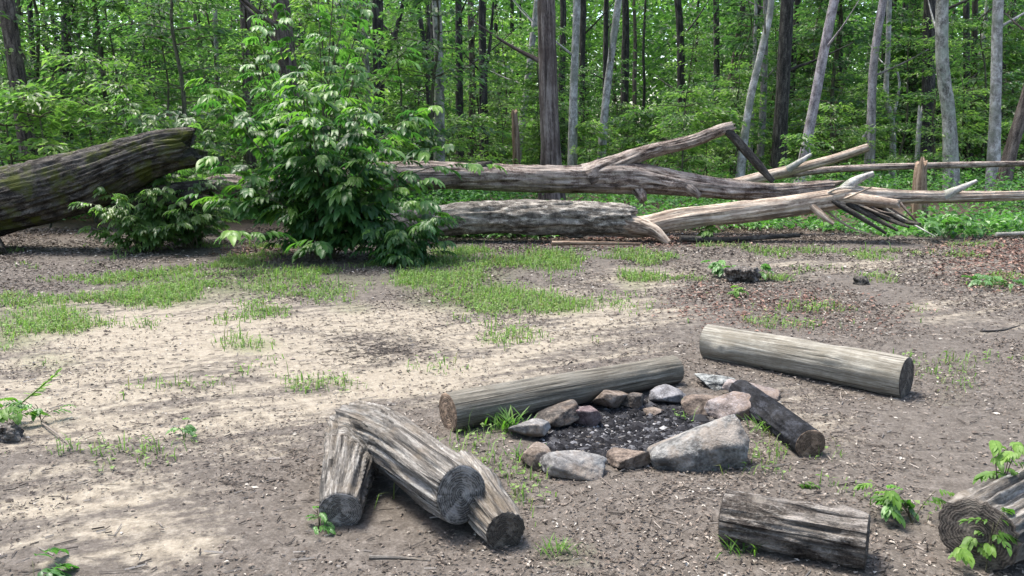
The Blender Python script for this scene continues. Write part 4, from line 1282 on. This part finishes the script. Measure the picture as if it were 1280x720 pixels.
# ------------------------------------------------------------------ understory saplings with tiers of leaves
def sapling_proto(seed, mat, Hh, R, nb, leaf, lpb=34, droop=0.2):
    x = np.random.default_rng(seed)
    root = empty('sapling', (0, 0, 0), 'sapling', 'young tree')
    st = MB()
    pts = [np.array([x.normal(0, .03 * k), x.normal(0, .03 * k), -.1 + Hh * k / 5]) for k in range(6)]
    t = tube(pts, np.linspace(.045, .008, 6) * (Hh / 5), 7, .3, seed, 0, lump=.1)
    st.add(t['V'], [t['quads']], .5, t['co'])
    Ps, Ds, Ns, Ls, Ts = [], [], [], [], []
    path = t['path']
    for b in range(nb):
        h = x.uniform(.12, 1.0) ** .85
        o = path[int(h * (len(path) - 1))]
        az = b * 2.4 + x.normal(0, .5)
        ln = R * (1.15 - .75 * h) * x.uniform(.55, 1.15)
        up = x.uniform(.05, .5)
        tt = np.linspace(0, 1, 6)[:, None]
        dr = np.array([math.cos(az), math.sin(az), 0])
        br = o + dr * ln * tt + np.array([0, 0, 1.0]) * (ln * up * tt - ln * (up + droop) * .55 * tt ** 2)
        tb = tube(br, np.linspace(.011, .003, 6), 4, 9, b, 0, sub=False)
        st.add(tb['V'], [tb['quads']], .5, tb['co'])
        n = int(lpb * (.5 + ln / R))
        u = x.uniform(.2, 1.02, n)
        bp = o + dr * (ln * u)[:, None] + np.array([0, 0, 1.0]) * (ln * up * u - ln * (up + droop) * .55 * u ** 2)[:, None]
        sd = np.where(x.uniform(0, 1, n) < .5, 1, -1)
        side = np.array([-dr[1], dr[0], 0])
        spread = (sd * x.uniform(.0, .32, n) * (1.1 - .5 * u) * ln)[:, None]
        Ps.append(bp + side * spread + v3(0, 0, x.normal(-.03, .05, n)))
        Ds.append(dr * .7 + side * (sd * x.uniform(.3, 1.1, n))[:, None] + v3(x.normal(0, .25, n), x.normal(0, .25, n), x.normal(-.28, .22, n)))
        Ns.append(v3(x.normal(0, .28, n), x.normal(0, .28, n), 1.0))
        Ls.append(leaf * x.uniform(.6, 1.25, n))
        Ts.append(np.clip(x.normal(.5, .16, n) + x.normal(0, .13), 0, 1))
    mb = MB()
    L = np.concatenate(Ls)
    leaf_quads(mb, np.concatenate(Ps), np.concatenate(Ds), np.concatenate(Ns), L, L * .52, np.concatenate(Ts), .2)
    st.obj('stem', M['stem'], root)
    mb.obj('foliage', M[mat], root, False)
    for ch in root.children:
        ch.matrix_parent_inverse = Matrix.Identity(4)
    return root

SP = [sapling_proto(1, 'leaf_under', 5.0, 1.7, 46, .15), sapling_proto(2, 'leaf_under', 6.5, 2.0, 54, .15), sapling_proto(3, 'leaf_dark', 6.0, 2.1, 54, .16),
      sapling_proto(4, 'leaf_under', 3.2, 1.5, 34, .13), sapling_proto(5, 'leaf_dark', 7.5, 2.3, 60, .16), sapling_proto(6, 'leaf_under', 2.0, 1.2, 26, .13)]
SPH = [5.0, 6.5, 6.0, 3.2, 7.5, 2.0]
SL = ['bright leafy sapling of middling height among the trunks', 'tall bright leafy sapling among the trunks', 'dark leafed sapling of middling height among the trunks',
      'low bright sapling at the foot of the trunks', 'tall dark leafed sapling among the trunks', 'bushy waist high sapling at the foot of the trunks']
sused = set()
def put_sapling(q, x, Y, sc, rz, where):
    z = float(gh(x, Y))
    lab, grp = SL[q] + where, 'saplings of the understory: ' + SL[q].split(' among')[0].split(' at the')[0] + where
    if q not in sused:
        sused.add(q)
        o = SP[q]
        o.location = (x, Y, z); o.rotation_euler = (0, 0, rz); o.scale = (sc,) * 3
        tag(o, lab, None, grp)
    else:
        dup(SP[q], (x, Y, z), rz, sc, lab, grp)
def region(px):
    return ' left of the bush' if px < 270 else ' above and behind the bush' if px < 560 else ' in the middle of the wood' if px < 860 else ' in the wood at right'
r = random.Random(21)
cnt = 0
while cnt < 165:
    px = r.uniform(-220, 1500)
    if px < 560:
        Y = r.uniform(15.5, 36); q = r.choice([0, 1, 1, 3, 0, 2, 4, 1])
    elif px < 860:
        Y = r.uniform(27, 46); q = r.choice([0, 1, 1, 3, 5, 0, 2])
    else:
        Y = r.uniform(27, 48); q = r.choice([2, 4, 2, 0, 1, 4, 3])
    if px < 560 and r.random() < .35 and Y > 24: continue
    x = (px - CX) / F * Y
    put_sapling(q, x, Y, r.uniform(.8, 1.2), r.uniform(0, 6.28), region(px))
    cnt += 1
for k in range(46):      # low ones filling between the trunks
    px = r.uniform(540, 1420); Y = r.uniform(26, 44)
    put_sapling(r.choice([3, 5, 0, 3]), (px - CX) / F * Y, Y, r.uniform(.8, 1.3), r.uniform(0, 6.28), region(px))
# nearer ones where the photo shows bright sprays in front of the trunks
for px, Y, q, sc in [(850, 22, 3, 1.1), (880, 23, 5, 1.3), (830, 24, 3, 1.0), (915, 25, 0, .8), (1040, 23, 3, .95), (1000, 20, 5, .9), (1120, 23, 1, .75), (1160, 22, 1, .72), (1260, 24, 5, 1.1), (1080, 24, 0, .7),
                     (590, 24, 5, 1.2), (630, 26, 3, 1), (740, 25, 5, 1.1), (790, 24, 5, 1.3), (700, 27, 3, .9), (560, 23, 3, .8), (520, 20, 3, .9), (170, 15, 3, 1.0), (60, 15, 5, 1.3), (120, 16, 3, 1.2), (15, 15.5, 3, 1.0), (220, 17, 0, .9)]:
    put_sapling(q, (px - CX) / F * Y, Y, sc, px * .7, region(px))

# ------------------------------------------------------------------ low plants covering the forest floor, and the far wood
def undergrowth():
    x = np.random.default_rng(5)
    n = 9500
    Y = 1 / x.uniform(1 / 46, 1 / 13.3, n)
    X = x.uniform(-.72, .72, n) * Y
    px, _ = proj(v3(X, Y, 0))
    dens = .62 + 1.2 * fbm(v3(X * .35, Y * .35, 2), 9, 3)
    edge = 13.6 + .9 * noise(v3(X * .6, Y * 0, 0), 12)
    keep = (x.uniform(0, 1, n) < dens) & (Y > edge)
    keep &= ~((X < -2.4) & (Y < 16.0))
    keep &= np.hypot(X - .93, Y - 18.2) > 1.1
    X, Y = X[keep], Y[keep]
    n = len(X)
    hh = (.16 + .42 * np.clip(.5 + fbm(v3(X * .5, Y * .5, 7), 15, 3), 0, 1.1)) * x.uniform(.6, 1.2, n) * np.clip((Y - 11) / 6, .45, 1.5)
    hh = np.where((Y < 16) & (X > -4), np.minimum(hh, .34), hh)
    k = 16
    az = x.uniform(0, 2 * PI, (n, k))
    rad = x.uniform(.02, .36, (n, k)) * (.6 + hh[:, None])
    hz = hh[:, None] * x.uniform(.25, 1.05, (n, k))
    pos = v3(X[:, None] + rad * np.cos(az), Y[:, None] + rad * np.sin(az), gh(X, Y)[:, None] + hz).reshape(-1, 3)
    a = az.ravel() + x.normal(0, .6, n * k)
    d = v3(np.cos(a), np.sin(a), x.normal(-.2, .25, n * k))
    sz = x.uniform(.07, .15, n * k)
    mb = MB()
    t = np.clip(np.repeat(x.normal(.5, .15, n), k) + x.normal(0, .13, n * k), 0, 1)
    leaf_quads(mb, pos, d, v3(x.normal(0, .35, n * k), x.normal(0, .35, n * k), 1), sz, sz * .55, t)
    tag(mb.obj('undergrowth', M['leaf_low'], smooth=False), 'low leafy green plants covering the forest floor behind the fallen trunks', 'undergrowth', kind='stuff')
undergrowth()

def far_wood():
    x = np.random.default_rng(6)
    nc = 2200
    Y = x.uniform(44, 92, nc)
    X = x.uniform(-.85, .85, nc) * Y
    Z = x.uniform(.2, 14.5, nc)
    cx_, cy_ = proj(v3(X, Y, Z))
    ok = ~((cx_ > 15) & (cx_ < 100) & (cy_ < 50)) & ~((np.hypot(cx_ - 925, cy_ - 85) < 16)) & ~((np.hypot(cx_ - 1000, cy_ - 78) < 16)) & ~((np.hypot(cx_ - 170, cy_ - 8) < 26))
    X, Y, Z = X[ok], Y[ok], Z[ok]
    nc = len(X)
    n = 170000
    w = x.integers(0, nc, n)
    pos = v3(X[w], Y[w], Z[w]) + x.normal(0, 1, (n, 3)) * [1.5, 1.5, .75]
    pos[:, 2] = np.maximum(pos[:, 2], .1)
    az = x.uniform(0, 2 * PI, n)
    sz = x.uniform(.3, .62, n) * pos[:, 1] / 60
    mb = MB()
    t = np.clip(x.normal(.45, .17, nc)[w] + x.normal(0, .12, n), 0, 1)
    leaf_quads(mb, pos, v3(np.cos(az), np.sin(az), x.normal(-.25, .3, n)), v3(x.normal(0, .5, n), x.normal(0, .5, n), 1), sz, sz * .6, t)
    tag(mb.obj('far_wood', M['leaf_under'], smooth=False), 'far off leafy wood closing the view behind the trunks', 'woods', kind='stuff')
far_wood()

# ------------------------------------------------------------------ leafy bush and other plants at the edge of the clearing
def bush(name, label, cat, base, stems, leaf, mat, seed, per=16, group=None, wide=.36, start=.3, droop=.45, stem_r=.012):
    """stems: (azimuth, reach, height, arch)"""
    x = np.random.default_rng(seed)
    root = empty(name, base, label, cat, group)
    base = np.array([float(b) for b in base])
    st, mb = MB(), MB()
    Ps, Ds, Ns, Ls, Ts, Dr = [], [], [], [], [], []
    for (az, reach, hgt, arch) in stems:
        dr = np.array([math.cos(az), math.sin(az), 0])
        o = base + v3(x.normal(0, 1), x.normal(0, 1), 0) * (.07 if stem_r > .005 else .003)
        tt = np.linspace(0, 1, 9)[:, None]
        path = o + dr * reach * tt ** 1.4 + np.array([0, 0, 1.0]) * hgt * ((1 + arch) * tt - arch * tt ** 2.4)
        tb = tube(path, np.linspace(stem_r, stem_r * .3, 9), 6, 9, int(az * 10), 0, sub=False)
        st.add(tb['V'], [tb['quads']], .5, tb['co'])
        n = int(per * (.5 + .6 * math.hypot(reach, hgt)))
        for u in np.linspace(start, 1, n):
            i = u * 8
            i0 = min(int(i), 7)
            c = path[i0] + (path[i0 + 1] - path[i0]) * (i - i0)
            tg = unit(path[i0 + 1] - path[i0])
            a = x.uniform(0, 2 * PI)
            out = unit(np.array([math.cos(a), math.sin(a), 0]) + dr * .5 + [0, -.25, 0])
            # a drooping spray of leaflets on a short petiole
            ln = x.uniform(.9, 2.3) * (1.1 - .35 * u) * leaf
            m = x.integers(7, 12)
            s2 = np.array([-out[1], out[0], 0])
            fr = x.normal(.38, .15)
            lsz = x.uniform(.65, 1.25)
            for k in range(m):
                v = (k // 2 + 1) / (m / 2)
                p = c + out * ln * v + [0, 0, (.45 * v - .5 * v * v) * ln]
                sgn = 1 if k % 2 else -1
                Ps.append(p)
                Ds.append(out * (.55 + .6 * v) + s2 * sgn * (1.0 - .7 * v) + [0, 0, -.1 - .4 * x.uniform(0, 1) * v])
                Ns.append(np.array([0, 0, 1.0]) + out * .3 + x.normal(0, .15, 3))
                Ls.append(leaf * lsz * x.uniform(.75, 1.15) * (.75 + .3 * v))
                Ts.append(fr + x.normal(.0, .07) + .42 * max(0, u - .55) * x.uniform(.3, 1.2) + .07 * max(0, c[2] - base[2] - 1.0))
    Ps, Ds, Ns, Ls = map(np.array, (Ps, Ds, Ns, Ls))
    leaf_long(mb, Ps, Ds, Ns, Ls, Ls * wide, np.clip(Ts, 0, 1), droop)
    st.obj('stems', M['stem'], root)
    mb.obj('foliage', M[mat], root)
    return root

x = np.random.default_rng(3)
b = U(405, 322); b[2] = float(gh(b[0], b[1])) - .02
stems = []
for k in range(40):
    az = x.uniform(0, 2 * PI)
    stems.append((az, x.uniform(.3, 1.45) * (1.05 if abs(math.cos(az)) > .5 else .75), x.uniform(.3, 1.35), x.uniform(.1, .6)))
for k in range(15):
    az = x.uniform(0, 2 * PI)
    stems.append((az, x.uniform(.35, 1.35), x.uniform(1.35, 2.3), x.uniform(.0, .35)))
for k in range(7):
    az = x.uniform(0, 2 * PI)
    stems.append((az, x.uniform(.25, 1.1), x.uniform(2.0, 2.6), x.uniform(.0, .3)))
stems += [(.0, 2.15, 1.25, .9), (.1, 1.75, 1.5, .5), (PI, 1.35, .8, .9), (PI * .95, 1.5, 2.35, .2), (PI * 1.05, 1.25, 2.2, .1), (.2, 1.35, 1.9, .3), (-.3, 1.55, .8, .8), (.05, 1.5, 2.0, .5)]
bush('leafy_bush', 'big dark green leafy bush with drooping leaves in front of the fallen trunks', 'bush', b, stems, .165, 'leaf_hero', 7, 8, None, .4, .38, .38)

b = U(180, 314); b[2] = float(gh(b[0], b[1])) - .02
stems = [(x.uniform(0, 2 * PI), x.uniform(.2, 1.0), x.uniform(.2, 1.1), x.uniform(.2, .7)) for _ in range(46)]
bush('leafy_bush', 'low dark shrub with small leaves growing under the mossy trunk', 'bush', b, stems, .095, 'leaf_under', 9, 14)
b = U(238, 309); b[2] = float(gh(b[0], b[1])) - .02
stems = [(x.uniform(0, 2 * PI), x.uniform(.2, .9), x.uniform(.3, 1.25), x.uniform(.1, .6)) for _ in range(26)]
bush('leafy_bush', 'slender dark shrub growing in front of the broken end of the mossy trunk', 'bush', b, stems, .095, 'leaf_under', 14, 12)
b = U(505, 330); b[2] = float(gh(b[0], b[1])) - .02
stems = [(x.uniform(0, 2 * PI), x.uniform(.15, .6), x.uniform(.15, .65), x.uniform(.3, .8)) for _ in range(20)]
bush('leafy_bush', 'low dark bush joined to the right foot of the big leafy bush', 'bush', b, stems, .12, 'leaf_hero', 10, 15)
b = P(400, 300, 13.2); b[2] = float(gh(b[0], b[1]))
stems = [(x.uniform(0, 2 * PI), x.uniform(.3, 1.5), x.uniform(1.8, 4.4), x.uniform(.0, .2)) for _ in range(20)]
bush('sapling', 'tall yellow green sapling rising out of the big leafy bush', 'young tree', b, stems, .15, 'leaf_low', 12, 6, None, .42, .45, .4, .016)
b = P(215, 270, 12.9); b[2] = float(gh(b[0], b[1]))
stems = [(x.uniform(0, 2 * PI), x.uniform(.2, 1.2), x.uniform(.9, 2.4), x.uniform(.0, .2)) for _ in range(16)]
bush('sapling', 'slender sapling growing up behind the broken end of the mossy trunk', 'young tree', b, stems, .11, 'leaf_under', 13, 12, None, .42, .35, .4, .012)

# small plants, each a thing
def small_plant(label, px, py, n, h, spread, leaf, mat, seed, cat='plant', droop=.35, wide=.5, name='seedling', z=None, group=None):
    b = U(px, py)
    b[2] = float(gh(b[0], b[1])) - .005 if z is None else z
    xx = np.random.default_rng(seed)
    st = [(xx.uniform(0, 2 * PI), spread * xx.uniform(.3, 1), h * xx.uniform(.5, 1), xx.uniform(.1, .6)) for _ in range(n)]
    return bush(name, label, cat, b, st, leaf, mat, seed, 5, group, wide, .55, droop, .0025)
small_plant('bright green seedling with broad leaves at the right foot of the corner log', 1212, 700, 4, .16, .16, .043, 'leaf_fresh', 21)
small_plant('bright seedling between the rough barked log and the corner log', 1140, 655, 5, .17, .16, .043, 'leaf_fresh', 22)
small_plant('dimmer green seedling behind the rough barked log', 1108, 640, 4, .12, .14, .045, 'leaf_low', 23)
small_plant('seedling hanging over the top of the corner log', 1246, 650, 4, .40, .10, .042, 'leaf_fresh', 24)
small_plant('leafy sprig in front of the sawn end of the corner log', 1232, 716, 3, .24, .10, .043, 'leaf_fresh', 25)
small_plant('single tiny sprout on bare dirt above the rough barked log', 1001, 610, 2, .035, .03, .03, 'leaf_fresh', 26)
small_plant('small plants at the left side of the rotten stump on the dirt', 898, 345, 6, .22, .18, .07, 'leaf_low', 27)
small_plant('small plant growing at the right side of the rotten stump', 945, 350, 4, .18, .14, .06, 'leaf_low', 28)
small_plant('small bright plant in front of the rotten stump', 915, 372, 4, .12, .12, .05, 'leaf_fresh', 29)
small_plant('low spreading weed on the dirt near the right edge', 1240, 358, 8, .14, .4, .06, 'leaf_low', 30)
small_plant('leafy weed under the bare tan wood of the low trunk', 883, 302, 5, .3, .25, .09, 'leaf_fresh', 31)
small_plant('clump of weeds under the dead slanting branches', 1180, 300, 12, .45, .6, .09, 'leaf_low', 32)
small_plant('bright weed with a dark stalk at the left edge of the dirt', 14, 540, 5, .2, .16, .06, 'leaf_fresh', 33)
small_plant('small weed beside the stalk plant at left', 52, 525, 4, .13, .12, .045, 'leaf_low', 34)
small_plant('leaf tips poking in at the bottom left corner', 45, 735, 4, .08, .14, .06, 'leaf_low', 35)
small_plant('small seedling standing on the open dirt left of the forked log', 232, 545, 3, .1, .06, .03, 'leaf_low', 36)
small_plant('weed sprouting at the foot of the sawn left limb of the forked log', 400, 660, 4, .08, .06, .03, 'leaf_low', 37)

def tuft(label, px, py, n, h, spread, seed):
    xx = np.random.default_rng(seed)
    b = U(px, py)
    X, Y = b[0] + xx.normal(0, spread, n), b[1] + xx.normal(0, spread * .6, n)
    base = v3(X, Y, gh(X, Y) - .004)
    az = xx.uniform(0, 2 * PI, n)
    d = v3(np.cos(az) * .5, np.sin(az) * .5, 1)
    L = h * xx.uniform(.5, 1.2, n)
    mb = MB()
    leaf_long(mb, base, d, v3(np.cos(az), np.sin(az), -.4) * -1, L, L * .07, np.clip(xx.normal(.55, .2, n), 0, 1), .3)
    tag(mb.obj('grass_tuft', M['leaf_fresh']), label, 'grass tuft', 'grass tufts growing round the fire ring')
tuft('tall bright grass tuft left of the pale grey ring stone', 636, 538, 60, .15, .05, 1)
tuft('grass tuft growing against the back log above the sooty slab', 680, 505, 45, .12, .05, 2)
tuft('few grass blades beside the tan brown wedge stone', 652, 572, 25, .1, .03, 3)
tuft('dry grass tuft between the big boulder and the charred log', 958, 538, 40, .1, .05, 4)
tuft('sparse grass blades at the end of the tucked log near the bottom', 700, 690, 40, .08, .045, 5)
tuft('short grass blades in front of the rough barked log', 924, 694, 22, .1, .04, 6)

# stalk plant at the left edge: one long leaning stalk with narrow leaves, one pale bent stalk
def stalk(label, p, mat, leaves, seed):
    t = tube(p, np.linspace(.006, .003, len(p)), 6, .03, seed, 0)
    root = empty('weed_stalk', (p[0][0], p[0][1], 0), label, 'weed')
    mb = MB(); mb.add(t['V'], [t['quads']], .6, t['co']); mb.obj('stem', M[mat], root)
    if leaves:
        xx = np.random.default_rng(seed)
        n = 18
        u = xx.uniform(.45, 1, n)
        pos = t['path'][(u * (len(t['path']) - 1)).astype(int)]
        dd = unit(p[-1] - p[0])
        lb = MB()
        leaf_long(lb, pos, dd + xx.normal(0, .35, (n, 3)), v3(0, -.4, 1) + xx.normal(0, .2, (n, 3)), xx.uniform(.05, .09, n), xx.uniform(.012, .02, n), xx.uniform(.5, 1, n), .2)
        lb.obj('foliage', M['leaf_fresh'], root)
stalk('long bright stalk leaning up to the right at the left edge', [gp(0, 525, .0), P(35, 497, 4.65), P(72, 466, 4.6)], 'stem_green', True, 1)
stalk('pale bent dry stalk on the dirt beside the bright leaning stalk', [gp(52, 528, .03), P(72, 543, 4.3), gp(92, 562, .0)], 'twig', False, 2)

# dark rotten bits on the dirt
def rotten(label, px, py, size, seed, mat):
    b = U(px, py)
    o = rock_mesh('rotten_stump', M[mat], size, seed, (b[0], b[1], float(gh(b[0], b[1])) - .03), .4, 0, None, 9, 14, .5)
    tag(o, label, 'stump')
rotten('dark rotten stump with weeds round it on the litter', 928, 352, (.5, .4, .2), 3, 'log_rough')
rotten('tiny dark root stub on the litter right of the rotten stump', 1076, 356, (.18, .15, .12), 9, 'bark_dark')
rotten('dark rotten chunk under the stalk plant at the left edge', 6, 548, (.2, .25, .12), 12, 'log_rough')

# ------------------------------------------------------------------ light, sky, camera
w = bpy.data.worlds.new('World')
SC.world = w
w.use_nodes = True
nt = w.node_tree
nt.nodes.clear()
sky = nt.nodes.new('ShaderNodeTexSky')
sky.sky_type = 'NISHITA'
sky.sun_disc = False
S = Vector((-0.45, 0.28, 1.3)).normalized()
sky.sun_elevation = math.asin(S.z)
sky.sun_rotation = math.atan2(S.x, S.y)
sky.dust_density = 3.0
sky.air_density = 1.0
bg = nt.nodes.new('ShaderNodeBackground')
bg.inputs[1].default_value = 0.15
wo = nt.nodes.new('ShaderNodeOutputWorld')
nt.links.new(sky.outputs[0], bg.inputs[0])
nt.links.new(bg.outputs[0], wo.inputs[0])

sd = bpy.data.lights.new('sun', 'SUN')
sd.energy = 2.2
sd.angle = math.radians(18)
sd.color = (1.0, 0.96, 0.88)
so = bpy.data.objects.new('sun', sd)
so.rotation_euler = S.to_track_quat('Z', 'Y').to_euler()
so.location = (-20, 5, 40)
COL.objects.link(so)

cd = bpy.data.cameras.new('camera')
cd.sensor_width = 36
cd.lens = F / 1280 * 36
cd.clip_start = 0.05
cd.clip_end = 2000
co_ = bpy.data.objects.new('camera', cd)
co_.location = (0, 0, CAMH)
co_.rotation_euler = (PI / 2 - TH, 0, 0)
COL.objects.link(co_)
SC.camera = co_

SC.view_settings.view_transform = 'Standard'
SC.view_settings.look = 'None'
SC.view_settings.exposure = 1.8
SC.view_settings.gamma = 1
cy = SC.cycles
cy.max_bounces = 6
cy.diffuse_bounces = 4
cy.glossy_bounces = 2
cy.transmission_bounces = 4
cy.use_denoising = True
cy.sample_clamp_indirect = 6
